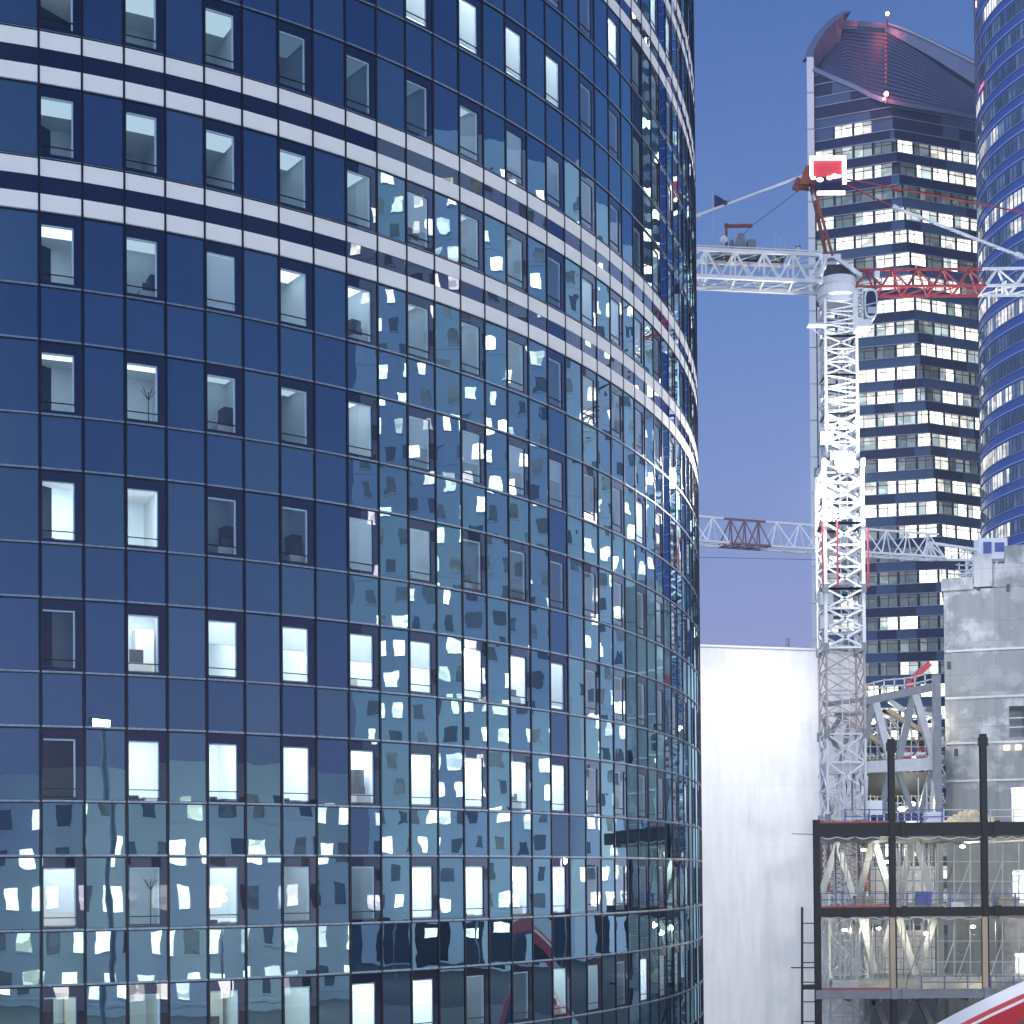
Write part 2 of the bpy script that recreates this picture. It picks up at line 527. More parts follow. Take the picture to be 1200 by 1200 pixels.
# --- window meshes shared by all windows (local: x along the panel, y into the building, z up from the sill)
OX0, OX1, OZ0, OZ1 = .055 * PW, .80 * PW, .055 * HW, .845 * HW
fr = MB()
a0, a1, c0, c1 = .024, PW - .024, .03, HW - .03
for (x0, x1, z0, z1) in ((a0, OX0, c0, c1), (OX1, a1, c0, c1), (OX0, OX1, OZ1, c1), (OX0, OX1, c0, OZ0)):
    fr.face([(x0, 0, z0), (x1, 0, z0), (x1, 0, z1), (x0, 0, z1)], 0, [(0, 0), (1, 0), (1, 1), (0, 1)], (.05, .5, .5))
D = .11
fr.face([(OX0, 0, OZ0), (OX0, 0, OZ1), (OX0, D, OZ1), (OX0, D, OZ0)], 1)
fr.face([(OX1, 0, OZ1), (OX1, 0, OZ0), (OX1, D, OZ0), (OX1, D, OZ1)], 1)
fr.face([(OX0, 0, OZ1), (OX1, 0, OZ1), (OX1, D, OZ1), (OX0, D, OZ1)], 1)
fr.face([(OX0, 0, OZ0), (OX0, D, OZ0), (OX1, D, OZ0), (OX1, 0, OZ0)], 1)
me_frame = fr.mesh('window', [M['clad_dark'], M['mullion']])
pa = MB(); pa.face([(OX0, .045, OZ0), (OX1, .045, OZ0), (OX1, .045, OZ1), (OX0, .045, OZ1)])
me_pane = pa.mesh('pane', M['pane'])
tr = MB()
tr.box((OX0 + .002, .05, OZ1 - .045), (OX1 - .002, .108, OZ1 - .002))
tr.box((OX1 - .045, .05, OZ0 + .002), (OX1 - .002, .108, OZ1 - .047))
me_trim = tr.mesh('white_trim', M['trim'])
ra = MB()
zr = OZ0 + .15 * (OZ1 - OZ0)
ra.box((OX0, .012, zr - .014), (OX1, .04, zr + .014)); ra.box((OX0, .012, OZ0 + .01), (OX1, .04, OZ0 + .03))
me_rail = ra.mesh('guard_rail', M['mullion'])

def room_mesh(var):
    mb = MB()
    xa, xb, xa2, xb2 = -.42, PW + .52, -.30, PW + .40
    y0, y1, z0, z1 = .115, 3.3, -.25, HW + .28
    if var == 1: y1 = 2.4
    if var in (2, 4): y1 = 4.2; xa2, xb2 = -.26, PW + .34
    # front wall round the opening, back wall, sides, floor, ceiling
    for (p, q, r_, s_) in ((xa, OX0, z0, z1), (OX1, xb, z0, z1), (OX0, OX1, OZ1, z1), (OX0, OX1, z0, OZ0)):
        mb.face([(p, y0, r_), (q, y0, r_), (q, y0, s_), (p, y0, s_)], 0)
    mb.face([(xa2, y1, z0), (xb2, y1, z0), (xb2, y1, z1), (xa2, y1, z1)], 0)
    mb.face([(xa, y0, z0), (xa2, y1, z0), (xa2, y1, z1), (xa, y0, z1)], 0)
    mb.face([(xb, y0, z0), (xb2, y1, z0), (xb2, y1, z1), (xb, y0, z1)], 0)
    mb.face([(xa, y0, z0), (xb, y0, z0), (xb2, y1, z0), (xa2, y1, z0)], 2)
    mb.face([(xa, y0, z1), (xb, y0, z1), (xb2, y1, z1), (xa2, y1, z1)], 1)
    # furniture
    if var == 0:
        mb.box((.05, 1.0, z0), (1.0, 1.6, .52), 2); mb.box((.35, 1.1, .52), (.75, 1.2, .92), 3); mb.box((xb2 - .7, 2.6, z0), (xb2 - .15, 3.1, 1.75), 2)
    elif var == 1:
        mb.box((-.1, 1.9, z0), (.5, 2.3, 1.5), 2); mb.box((.5, .35, z0), (1.05, .8, .42), 2); mb.box((.62, .4, .42), (.86, .52, .66), 3)
        mb.box((xb2 - .55, 1.2, z0), (xb2 - .2, 1.7, 1.25), 3)
    elif var == 2:
        mb.box((xa2 + .3, 3.4, z0), (xa2 + .9, 4.1, 2.0), 2); mb.box((.1, .3, z0), (.32, .5, .26), 3); mb.box((.2, 1.8, z0), (1.2, 2.5, .4), 2)
    elif var == 4:
        mb.face([(xa2 + .1, y1 - .5, z0), (PW * .55, y1 - .5, z0), (PW * .55, y1 - .5, z1), (xa2 + .1, y1 - .5, z1)], 0)
    elif var == 5:
        mb.box((.12, .28, z0), (.4, .5, .22), 3); mb.box((.55, .32, z0), (.8, .5, .17), 2)
    else:
        mb.bar((.95, 1.2, z0), (.95, 1.2, 1.35), .026, mi=3)
        for a in range(5): mb.bar((.95, 1.2, 1.1), (.95 + .22 * math.cos(a * 1.26), 1.2 + .22 * math.sin(a * 1.26), 1.42), .018, mi=3)
    # wall picture and ceiling grid lines
    mb.box((xa2 + .08, y1 - .06, z0 + 1.2), (xa2 + .7, y1 - .03, z0 + 1.75), 2)
    for q in (1.1, 1.9): mb.box((xa + .1, q, z1 - .012), (xb - .25, q + .03, z1 - .004), 2)
    return mb.mesh('room', [M['room'], M['ceil'], M['furn'], M['dark_thing']])
rooms = [room_mesh(v) for v in range(6)]
fx = MB(); fx.box((-.25, .3, HW + .20), (PW + .3, 2.25, HW + .24))
me_fix = fx.mesh('ceiling_lamp', emit_mat('lamp_default', (1, 1, 1), 1))
LAMP = {0: emit_mat('lamp_almost_off', (.45, .72, 1.0), .22), 1: emit_mat('lamp_dim', (.74, .92, 1.0), .80), 2: emit_mat('lamp_medium', (.86, .96, 1.0), 1.8),
        3: emit_mat('lamp_bright', (1.0, .97, .92), 9.5), 4: emit_mat('lamp_green', (.90, 1.0, .88), 3.4)}
def blind_mat():
    m, n, l = new_mat('roller_blind')
    out = n.new('ShaderNodeOutputMaterial')
    d = n.new('ShaderNodeBsdfDiffuse'); d.inputs[0].default_value = (.8, .84, .85, 1)
    t = n.new('ShaderNodeBsdfTranslucent'); t.inputs[0].default_value = (.85, .87, .86, 1)
    x = n.new('ShaderNodeMixShader'); x.inputs[0].default_value = .6
    l.new(d.outputs[0], x.inputs[1]); l.new(t.outputs[0], x.inputs[2]); l.new(x.outputs[0], out.inputs[0])
    return m
M['blind'] = blind_mat()
blinds = {}
def blind_mesh(fr_):
    if fr_ not in blinds:
        mb = MB(); z = OZ1 - .04 - (OZ1 - OZ0 - .05) * fr_
        mb.box((OX0 + .004, .109, z), (OX1 - .05, .1125, OZ1 - .05), 0)
        mb.box((OX0 + .004, .105, z - .02), (OX1 - .05, .1145, z), 1)
        blinds[fr_] = mb.mesh('blind', [M['blind'], M['trim']])
    return blinds[fr_]

# light level and blind of each window, read off the photo: rows k, columns i (even)
LV = {
    -1: {0: 1, 2: 1, 4: 1, 6: 1, 8: 3, 10: (3, .9), 12: (3, .9), 14: (3, .9), 16: (3, .9), 18: 0, 20: 0},
    0: {0: 2, 2: 1, 4: 1, 6: 0, 8: 0, 10: 0, 12: 1, 14: (1, .7), 16: 1, 18: 0, 20: 0},
    1: {0: 1, 2: 1, 4: 1, 6: 1, 8: 1, 10: (1, .65), 12: 1, 14: 1, 16: 0, 18: 2, 20: 2},
    2: {0: 2, 2: 1, 4: (2, .95), 6: 2, 8: 2, 10: 1, 12: 1, 14: 1, 16: 0, 18: 1, 20: 0},
    3: {0: 2, 2: 2, 4: 1, 6: 1, 8: 2, 10: (1, .55), 12: (1, .6), 14: (1, .5), 16: (1, .4), 18: 0, 20: 0, 22: 3},
    4: {0: 3, 2: 3, 4: 0, 6: 0, 8: (2, .85), 10: (2, .75), 12: 0, 14: 0, 16: 0, 18: 0, 20: 0},
    5: {0: 0, 2: 3, 4: (3, .4), 6: (3, .4), 8: (3, .5), 10: (3, .5), 12: 3, 14: 3, 16: (3, .9), 18: 0, 20: 0},
    6: {0: 4, 2: 3, 4: 3, 6: 3, 8: 3, 10: 3, 12: 3, 14: 3, 16: 3, 18: 0, 20: 0, 28: 3},
    7: {0: (3, .75), 2: 2, 4: (3, .9), 6: 2, 8: 1, 10: 3, 12: 3, 14: 3, 16: 3, 18: 0, 20: 1, 28: 3},
    8: {0: 4, 2: 4, 4: 4, 6: 4, 8: 3, 10: 3, 12: 1, 14: 0, 16: 4, 18: (2, .3), 22: (3, .3)},
}
wins = []
for k in range(-4, 9):
    for i in range(-2, 41, 2):
        lv = LV.get(k, {}).get(i)
        if lv is None:
            lv = random.choice([0, 0, 0, 1, 1, 2]) if k > -2 else random.choice([0, 0, 1, 3])
        wins.append((k, i, lv))
def win_rank(w):
    k, i, _ = w
    vis = 0 <= i <= 33 and (k >= -1 or i >= 10 + 4 * (-k - 1))
    return (0 if vis else 1, i, k)
wins.sort(key=win_rank)
rest = MB()
for n_, (k, i, lv) in enumerate(wins):
    bl = 0
    if isinstance(lv, tuple): lv, bl = lv
    elif lv == 1 and random.random() < .12: bl = random.choice([.2, .35])
    h = head[i]
    loc = pan(i, 0, 0, Z_T0 - k * FH - HW)
    if n_ < 100:
        w_ = link('window', me_frame, tower)
        w_.location = loc; w_.rotation_euler = (0, 0, h)
        link('pane', me_pane, w_); link('white_trim', me_trim, w_); link('guard_rail', me_rail, w_)
        link('room', rooms[3 if (k, i) in ((3, 2), (7, 2)) else random.choice([0, 1, 2, 4, 4, 5, 5])], w_)
        fo = link('ceiling_lamp', me_fix, w_)
        fo.material_slots[0].link = 'OBJECT'; fo.material_slots[0].material = LAMP[lv]
        if bl: link('blind', blind_mesh(bl), w_)
    else:
        mtx = Matrix.Translation(loc) @ Matrix.Rotation(h, 4, 'Z')
        for me, mo in ((me_frame, 0), (me_pane, 2), (me_trim, 3), (me_rail, 1)):
            for p in me.polygons:
                mi = (0 if p.material_index == 0 else 1) if me is me_frame else mo
                rest.face([mtx @ me.vertices[v].co for v in p.vertices], mi, None, (.05, .5, .5) if mi == 0 else (0, 0, 0))
        for p in rooms[0].polygons:
            rest.face([mtx @ rooms[0].vertices[v].co for v in p.vertices], 4)
        for p in me_fix.polygons:
            rest.face([mtx @ me_fix.vertices[v].co for v in p.vertices], 5 + min(lv, 3))
tag(rest.build('remaining_windows', [M['clad_dark'], M['mullion'], M['pane'], M['trim'], M['room'], LAMP[0], LAMP[1], LAMP[2], LAMP[3]], tower), kind='stuff')

# ------------------------------------------------------------------ far tower with the slanted louvred roof
M['navy'] = mat('navy_cladding', (.018, .022, .072), .5, var=.15, scale=.3, spec=.12)
M['slate'] = mat('slate_blue_cladding', (.060, .090, .175), .5, var=.12, scale=.3, spec=.12)
M['ledge'] = mat('pale_floor_edge', (.22, .27, .38), .4)
M['fin'] = mat('pale_stone_fin', (.72, .72, .76), .6, var=.05)
M['roofblue'] = mat('dark_blue_louvre', (.085, .10, .19), .5, var=.1, spec=.2)
M['roofslate'] = mat('blue_grey_roof_panel', (.12, .15, .26), .4, var=.1)
M['t_lit'] = lit_pane_mat('far_office_lit', (1.0, 1.0, .94), 3.3, scale=.55)
M['frame_dark'] = mat('dark_window_frame', (.02, .025, .04), .4)
t1 = thing('slant_roof_tower', 'distant lit office tower with a slanted louvred roof and a pale edge fin', 'building')
T1L, T1C, T1R = 261.0, 256.5, 264.0
PITCH_T, WIN_T = 3.77, 2.15
z_first = at(1051, 163, T1C).z
def t1_ring(z):
    """left, corner, right plan points at height z; the prow shifts to the right lower down"""
    zc0, zc1 = at(1051, 166, T1C).z, at(1089, 493, T1C).z
    x0, x1 = at(1051, 166, T1C).x, at(1089, 493, T1C).x
    xc = x0 + (z - zc0) / (zc1 - zc0) * (x1 - x0)
    xl = at(955, 400, T1L).x; xr = at(1185, 400, T1R).x
    return Vector((xl, T1L, z)), Vector((xc, T1C, z)), Vector((xr, T1R, z))
EAVE = [(953, 82, 260.6), (970, 90, 260.2), (987, 97, 259.4), (1003, 104, 258.6), (1020, 113, 257.8), (1040, 120, 256.2), (1065, 125, 257.2), (1090, 129, 258.4), (1118, 134, 260), (1160, 143, 264), (1190, 149, 266)]
EAVE_P = [at(*e_) for e_ in EAVE]
def eave_z(x):
    for a_, b_ in zip(EAVE_P, EAVE_P[1:]):
        if x <= b_.x: return a_.z + (b_.z - a_.z) * max(0, (x - a_.x)) / (b_.x - a_.x)
    return EAVE_P[-1].z
def clamp_t1(p): return Vector((p.x, p.y, min(p.z, eave_z(p.x))))
sp_navy = MB(); ledge = MB(); t1_frames = []
t1_wins = []
def seg_pts(z, s):
    """point at distance s (m, along the faces from the left end)"""
    L, C_, Rr = t1_ring(z)
    d1 = (C_ - L).length
    if s <= d1: return L + (C_ - L) * (s / d1)
    d2 = (Rr - C_).length
    return C_ + (Rr - C_) * ((s - d1) / d2)
rnd_t = random.Random(5)
n_fl = 36
lit_rows = {0: .9, 1: .9, 2: .15, 3: .95, 4: .92, 5: .6, 6: .85, 7: .85, 8: .75, 9: .75, 10: .55, 11: .7, 12: .9, 13: .55, 14: .4, 15: .95, 16: .65, 17: .5}
for j in range(-5, n_fl):
    zt = z_first - j * PITCH_T
    zw = zt - WIN_T; zn = zt - PITCH_T
    L, C_, Rr = t1_ring(zt)
    d1 = (C_ - L).length; tot = d1 + (Rr - C_).length
    # spandrel pieces of two blues
    s = 0.0; tone = rnd_t.random() < .5
    while s < tot - .01:
        ln = rnd_t.choice([6.4, 9.6, 12.8, 3.2]); e = min(s + ln, tot)
        if s < d1 - .01 < e - .3: e = d1
        tone = not tone if rnd_t.random() < .65 else tone
        nn = max(1, int((e - s) / 1.6)) if j < 0 else 1
        for q_ in range(nn):
            u0, u1 = s + (e - s) * q_ / nn, s + (e - s) * (q_ + 1) / nn
            sp_navy.face([clamp_t1(p) for p in (seg_pts(zn, u0), seg_pts(zn, u1), seg_pts(zw, u1), seg_pts(zw, u0))], 0 if tone else 1)
        s = e
    for q0, q1 in ((L, C_), (C_, Rr)):
        n_ = (q1 - q0).cross(Vector((0, 0, 1))).normalized()
        for zz in (zw, zn):
            a_, b_ = Vector((q0.x, q0.y, zz)) + n_ * .06, Vector((q1.x, q1.y, zz)) + n_ * .06
            if j >= 0: ledge.bar(a_, b_, .14, .12); continue
            for q_ in range(12):
                u0, u1 = lerp(a_, b_, q_ / 12), lerp(a_, b_, (q_ + 1) / 12)
                if u0.z < eave_z(u0.x) and u1.z < eave_z(u1.x): ledge.bar(u0, u1, .14, .12)
    # window strip
    blind_row = j < 0
    s = .5
    while s < tot - .6:
        e = s + 2.9
        if s < d1 < e: e = d1
        if e - s < .9: s = e + .2; continue
        e = min(e, tot)
        lit = 0
        if not blind_row and rnd_t.random() < lit_rows.get(j, .45): lit = rnd_t.choice([1.0, 1.0, .75, .45, .9])
        if j == -1 and s < 8: lit = .7 if s > 1 else 0
        if blind_row and lit == 0:
            tn_ = 1 if rnd_t.random() < .25 else 0
            for u0, u1 in ((s - .45, (s + e) / 2), ((s + e) / 2, e + .05)):
                sp_navy.face([clamp_t1(p) for p in (seg_pts(zw, u0), seg_pts(zw, u1), seg_pts(zt, u1), seg_pts(zt, u0))], tn_)
        else:
            t1_wins.append((j, s, e, zw, zt, lit, d1))
            # pier between windows
            sp_navy.face([seg_pts(zw, s - .32), seg_pts(zw, s), seg_pts(zt, s), seg_pts(zt, s - .32)], 0)
        s = e + .32
    if j >= 0: sp_navy.face([seg_pts(zw, tot - 1.6), seg_pts(zw, tot), seg_pts(zt, tot), seg_pts(zt, tot - 1.6)], 0)
# body behind, so that nothing shows through
body = MB()
for j in range(0, n_fl):
    zt = z_first - j * PITCH_T; zn = zt - PITCH_T
    for k_ in range(2):
        q = [t1_ring(zn)[k_], t1_ring(zn)[k_ + 1], t1_ring(zt)[k_ + 1], t1_ring(zt)[k_]]
        body.face([p + Vector((0, .75, 0)) for p in q], 0)
body.build('inner_wall', M['frame_dark'], t1)
sp_navy.build('spandrel_cladding', [M['navy'], M['slate']], t1)
ledge.build('floor_edges', M['ledge'], t1)
def pane_faces(mb, w):
    j, s, e, zw, zt, lit, d1 = w
    mid = rnd_t.choice([.33, .4, .5])
    cells = [(s, s + (e - s) * mid), (s + (e - s) * mid, e)]
    for a, b_ in cells:
        v = lit * rnd_t.choice([1, 1, 1, .8, .55, .3]) if lit else rnd_t.choice([.03, .05, .1])
        cc = (v, v * .98, v * .92) if v > .3 else (v * .75, v * .95, v)
        zm = zt - .62
        P0 = [seg_pts(zw, a), seg_pts(zw, b_), seg_pts(zm, b_), seg_pts(zm, a)]
        P1 = [seg_pts(zm, a), seg_pts(zm, b_), seg_pts(zt, b_), seg_pts(zt, a)]
        off = Vector((0, .25, 0))
        mb.face([p + off for p in P0], 0, None, cc)
        v2 = v * rnd_t.choice([1, .8, .6])
        mb.face([p + off for p in P1], 0, None, (v2, v2 * .98, v2 * .92))
        # frame bars
        for p, q in ((P0[0], P1[3]), (P0[3], P0[2])):
            mb.bar(p + off * .7, q + off * .7, .10, .10, 1)
    mb.bar(seg_pts(zw, e) + off * .7, seg_pts(zt, e) + off * .7, .10, .10, 1)
t1_wins.sort(key=lambda w: (0 if (w[0] >= 0 and w[0] < 18) else 1, 0 if w[5] > 0 else 1, -w[1]))
rem = MB()
for n_, w in enumerate(t1_wins):
    if n_ < 100:
        mb = MB(); pane_faces(mb, w); mb.build('window', [M['t_lit'], M['frame_dark']], t1)
    else:
        pane_faces(rem, w)
tag(rem.build('remaining_windows', [M['t_lit'], M['frame_dark']], t1), kind='stuff')
# fin on the left edge
fin = MB()
zf0, zf1 = 0.0, at(948, 68, T1L).z
lb, rb = at(950.5, 700, T1L), at(944.5, 68, T1L)
for a_ in range(24):
    z0 = zf0 + (zf1 - zf0) * a_ / 24; z1 = zf0 + (zf1 - zf0) * (a_ + 1) / 24 - .12
    def fx_(z): return lb.x + (z - lb.z) / (rb.z - lb.z) * (rb.x - lb.x)
    x0, x1 = fx_(z0), fx_(z1)
    w_ = 1.15
    A = [(x0, T1L - .6, z0), (x0 + w_, T1L - .6, z0), (x0 + w_ + 1.6, T1L + 6, z0), (x0 + 1.6, T1L + 6, z0)]
    Bq = [(x1, T1L - .6, z1), (x1 + w_, T1L - .6, z1), (x1 + w_ + 1.6, T1L + 6, z1), (x1 + 1.6, T1L + 6, z1)]
    for q in range(4): fin.face([A[q], A[(q + 1) % 4], Bq[(q + 1) % 4], Bq[q]])
    fin.face(Bq)
fin.build('edge_fin', M['fin'], t1)
# curved parapet at the top left
par = MB()
arc = [(943.5, 68), (946, 58), (952, 46), (960, 35), (970, 25), (980, 17), (990, 12.5)]
inn = [(952, 70), (957, 83), (966, 80), (976, 66), (984, 50), (987, 36), (990, 26)]
for q in range(len(arc) - 1):
    y_ = lambda t: T1L + 14.0 * t / (len(arc) - 1)
    a_, b_ = at(*arc[q], y_(q)), at(*arc[q + 1], y_(q + 1))
    c_, d_ = at(*inn[q + 1], y_(q + 1) + 1.0), at(*inn[q], y_(q) + 1.0)
    a2, b2 = a_ + Vector((-.3, 1.2, -.2)), b_ + Vector((-.3, 1.2, -.2))
    e_, f_ = a_ + Vector((1.2, -.1, -.1)), b_ + Vector((1.2, -.1, -.1))
    par.face([a_, b_, f_, e_], 0); par.face([e_, f_, c_, d_], 1); par.face([a2, b2, b_, a_], 0); par.face([d_, c_, b2, a2], 0)
par.build('curved_parapet', [M['roofslate'], M['roofblue']], t1)
# louvred roof plane: blade rows, the shade in their gaps painted navy
eave = [p + Vector((0, -.15, 0)) for p in EAVE_P[:10]]
ridge = [at(957, 80, 263), at(970, 62, 268), at(980, 42, 273), at(987, 33, 277), at(1003, 34, 279), at(1038, 37, 280), at(1050, 44, 279), at(1080, 62, 276), at(1110, 84, 273), at(1160, 118, 268)]
lv_ = MB(); NL = 17
for r_ in range(NL):
    t0, t1_, tm = r_ / NL, (r_ + 1) / NL, (r_ + .55) / NL
    for q in range(len(eave) - 1):
        a_, b_ = lerp(eave[q], ridge[q], t0), lerp(eave[q + 1], ridge[q + 1], t0)
        c_, d_ = lerp(eave[q + 1], ridge[q + 1], tm), lerp(eave[q], ridge[q], tm)
        e_, f_ = lerp(eave[q + 1], ridge[q + 1], t1_), lerp(eave[q], ridge[q], t1_)
        up = Vector((0, -.12, 0))
        lv_.face([a_, b_, c_ + up, d_ + up], 0)
        lv_.face([d_ + up, c_ + up, e_, f_], 1)
lv_.build('louvred_roof', [M['roofblue'], M['navy']], t1)
eb = MB()
for q in range(len(eave) - 1): eb.bar(eave[q], eave[q + 1], .7, .7)
eb.build('eave_edge', M['roofslate'], t1)
eb = MB()
for q in range(2, 5): eb.bar(ridge[q] + Vector((0, 0, .8)), ridge[q + 1] + Vector((0, 0, .8)), .8, 1.0)
eb.build('ridge_edge', M['roofslate'], t1)
bl_ = MB()
up_pts = [(1040, 26), (1065, 34), (1095, 47), (1125, 61), (1165, 80)]
lo_pts = [(1040, 38), (1062, 50), (1092, 67), (1122, 86), (1165, 113)]
for q in range(4):
    Y_ = 281 - 3 * q
    a_, b_ = at(*up_pts[q], Y_), at(*up_pts[q + 1], Y_ - 3)
    c_, d_ = at(*lo_pts[q + 1], Y_ - 4), at(*lo_pts[q], Y_ - 1)
    bl_.face([d_, c_, b_, a_], 0)
    bl_.face([a_, b_, b_ + Vector((0, 2, 0)), a_ + Vector((0, 2, 0))], 1)
    bl_.face([c_, d_, d_ + Vector((0, 2, 0)), c_ + Vector((0, 2, 0))], 2)
    m_a, m_b = lerp(a_, d_, .2), lerp(b_, c_, .2)
    bl_.bar(m_a + Vector((0, -.2, 0)), m_b + Vector((0, -.2, 0)), .5, .3, 1)
bl_.build('roof_blade', [M['roofslate'], M['ledge'], M['navy']], t1)
M['beacon'] = emit_mat('red_beacon', (1.0, .28, .26), 26)
M['beacon_lo'] = emit_mat('amber_red_beacon', (1.0, .42, .30), 22)
for (px, py, Y_, mm, rr, en, hgt) in ((1040, 16, 279, 'beacon', .34, 700, 2.4), (1038.5, 110, 255.4, 'beacon_lo', .36, 1500, .9), (1036, 116, 255.2, 'beacon_lo', .2, 0, .6)):
    c_ = at(px, py, Y_)
    bk = MB(); bk.sphere(c_, rr); bk.bar(c_ - Vector((0, 0, hgt)), c_ - Vector((0, 0, rr * .6)), .18, mi=1)
    bk.build('beacon', [M[mm], M['frame_dark']], t1)
    if en:
        ld = bpy.data.lights.new('beacon_light', 'POINT'); ld.energy = en; ld.color = (1, .16, .14); ld.shadow_soft_size = .6
        lo = bpy.data.objects.new('beacon_light', ld); lo.location = c_ + Vector((0, -.9, .4)); col.objects.link(lo); lo.parent = t1
ms_ = MB()
for py in range(30, 96, 5):
    t = (py - 30) / 66.0
    ms_.box(tuple(at(1038, py, 279 - 20 * t - 1.2) - Vector((.12, .1, .12))), tuple(at(1038, py, 279 - 20 * t - 1.2) + Vector((.12, .1, .12))))
ms_.build('ladder_lights', emit_mat('faint_red_lamps', (.9, .12, .12), .8), t1)

# ------------------------------------------------------------------ round blue tower at the right edge
M['rblue'] = mat('blue_curtain_glass', (.030, .065, .25), .25, var=.15, scale=.25, spec=.3)
M['rline'] = mat('pale_blue_floor_line', (.20, .28, .52), .5, spec=.2)
M['r_lit'] = lit_pane_mat('round_tower_office', (1.0, .98, .93), 1.25, scale=.7)
rt = thing('round_tower', 'rounded blue glass tower with thin pale floor lines at the right edge', 'building')
RT_C, RT_R = (94.5, 221.5), 26.0
PR = 3.75
rtz0 = at(1158, 640, 232).z
NA = 96
def rp(a, z, r=RT_R): return (RT_C[0] + r * math.cos(a), RT_C[1] + r * math.sin(a), z)
rb_ = MB(); rl_ = MB(); rw_list = []
zz = .0; fl = 0
rr_ = random.Random(3)
top_r = 190.0
floors = []
z = rtz0
while z > 0: z -= PR
while z < top_r:
    floors.append(z); z += PR
for fl, z in enumerate(floors):
    for q in range(NA):
        a0, a1 = 2 * math.pi * q / NA, 2 * math.pi * (q + 1) / NA
        rb_.face([rp(a0, z), rp(a1, z), rp(a1, z + PR), rp(a0, z + PR)])
        for zz in (z, z + 1.35):
            h = .16 if zz == z else .09
            o_ = RT_R + .14
            rl_.face([rp(a0, zz, o_), rp(a1, zz, o_), rp(a1, zz + h, o_), rp(a0, zz + h, o_)])
            rl_.face([rp(a0, zz, RT_R), rp(a1, zz, RT_R), rp(a1, zz, o_), rp(a0, zz, o_)])
    for q in range(NA):
        a0 = 2 * math.pi * (q + .06) / NA
        am = math.degrees(a0) % 360
        if not (168 < am < 262): continue
        row = rr_.random() if q % 7 == 0 else None
        for t in range(2):
            b0 = a0 + 2 * math.pi * (t * .47) / NA; b1 = b0 + 2 * math.pi * .36 / NA
            rw_list.append((fl, q, b0, b1, z))
rb_.build('curved_glazing', M['rblue'], rt)
rl_.build('floor_lines', M['rline'], rt)
row_lit = {}
def rt_win(mb, w):
    fl, q, b0, b1, z = w
    key = (fl, q // 4)
    if key not in row_lit: row_lit[key] = rr_.random() < (.24 if fl % 3 != 1 else .06)
    v = rr_.choice([1, 1, .9, .5, .2]) if row_lit[key] else rr_.choice([.03, .06, .12])
    o_ = RT_R + .05
    c = (v, v, v * .96) if v > .3 else (v * .5, v * .8, v * 1.5)
    mb.face([rp(b0, z + 1.55, o_), rp(b1, z + 1.55, o_), rp(b1, z + 3.45, o_), rp(b0, z + 3.45, o_)], 0, None, c)
rt_lo = at(1158, 640, 232).z
rw_list.sort(key=lambda w: (0 if rt_lo - 2 < w[4] < rt_lo + 82 and 185 < math.degrees(w[2]) < 212 else 1, w[0], w[1]))
rem = MB()
for n_, w in enumerate(rw_list):
    if n_ < 100:
        mb = MB(); rt_win(mb, w); mb.build('window', M['r_lit'], rt)
    else: rt_win(rem, w)
tag(rem.build('remaining_windows', M['r_lit'], rt), kind='stuff')
for py in (120, 205, 222, 243):
    c_ = at(1158.5 - .2, py, 229)
    bk = MB(); bk.box(tuple(c_ - Vector((.35, .35, .3))), tuple(c_ + Vector((.35, .35, .3))))
    bk.build('facade_lamp', M['beacon_lo'] if py != 243 else emit_mat('white_facade_lamp', (1, .95, .95), 8), rt)

# ------------------------------------------------------------------ floodlit white wall
wh = thing('white_wall_building', 'plain white floodlit blank wall between the curved tower and the steel frame', 'wall')
p0, p1, p2 = at(800, 756.5, 98), at(958, 762, 98), at(1012, 769, 99)
mb = MB()
mb.face([(p0.x, 98, 0), (p1.x, 98, 0), (p1.x, 98, p1.z), (p0.x, 98, p0.z)])
mb.face([(p1.x, 98, 0), (p2.x, 99, 0), (p2.x, 99, p2.z), (p1.x, 98, p1.z)])
mb.face([(p2.x, 99, 0), (p2.x, 112, 0), (p2.x, 112, p2.z), (p2.x, 99, p2.z)])
mb.face([(p0.x, 112, 0), (p0.x, 98, 0), (p0.x, 98, p0.z), (p0.x, 112, p0.z)])
mb.face([(p0.x, 98, p0.z), (p1.x, 98, p1.z), (p2.x, 99, p2.z), (p2.x, 112, p2.z), (p0.x, 112, p0.z)])
mb.build('rendered_wall', M['white_wall'], wh)
cp = MB(); cp.bar((p0.x, 97.97, p0.z + .04), (p1.x, 97.97, p1.z + .04), .16, .12); cp.bar((p1.x, 97.97, p1.z + .04), (p2.x, 98.97, p2.z + .04), .16, .12)
cp.build('coping', M['white_steel'], wh)
pp = at(923.5, 760, 100); mb = MB(); mb.bar(pp - Vector((0, 0, .5)), at(923, 748, 100), .26, sides=10); mb.build('vent_pipe', M['steel_grey'], wh)

# ------------------------------------------------------------------ concrete core
YC = 92.0
core = thing('concrete_core', 'bare grey concrete stair core with patched render and openings, right of the crane', 'building')
def core_turn():
    p = Matrix.Translation((XL, YC, 0))
    core.matrix_world = p @ Matrix.Rotation(R(-17), 4, 'Z') @ p.inverted()
def cx(px): return at(px, 800, YC).x
def cz(py): return at(1150, py, YC).z
XL = cx(1107); XR = cx(1200) + 8.0
core_turn()
ops = [(cx(1178.5), cx(1198), cz(866.5), cz(830)), (cx(1180), cx(1206), cz(966), cz(924)), (cx(1180), cx(1206), cz(1068), cz(1020)), (cx(1182), cx(1206), cz(1160), cz(1116))]
mb = MB()
ztop = cz(692)
xs = sorted({XL, XR, *[o[0] for o in ops], *[o[1] for o in ops]})
zs = sorted({0.0, ztop, *[o[2] for o in ops], *[o[3] for o in ops]})
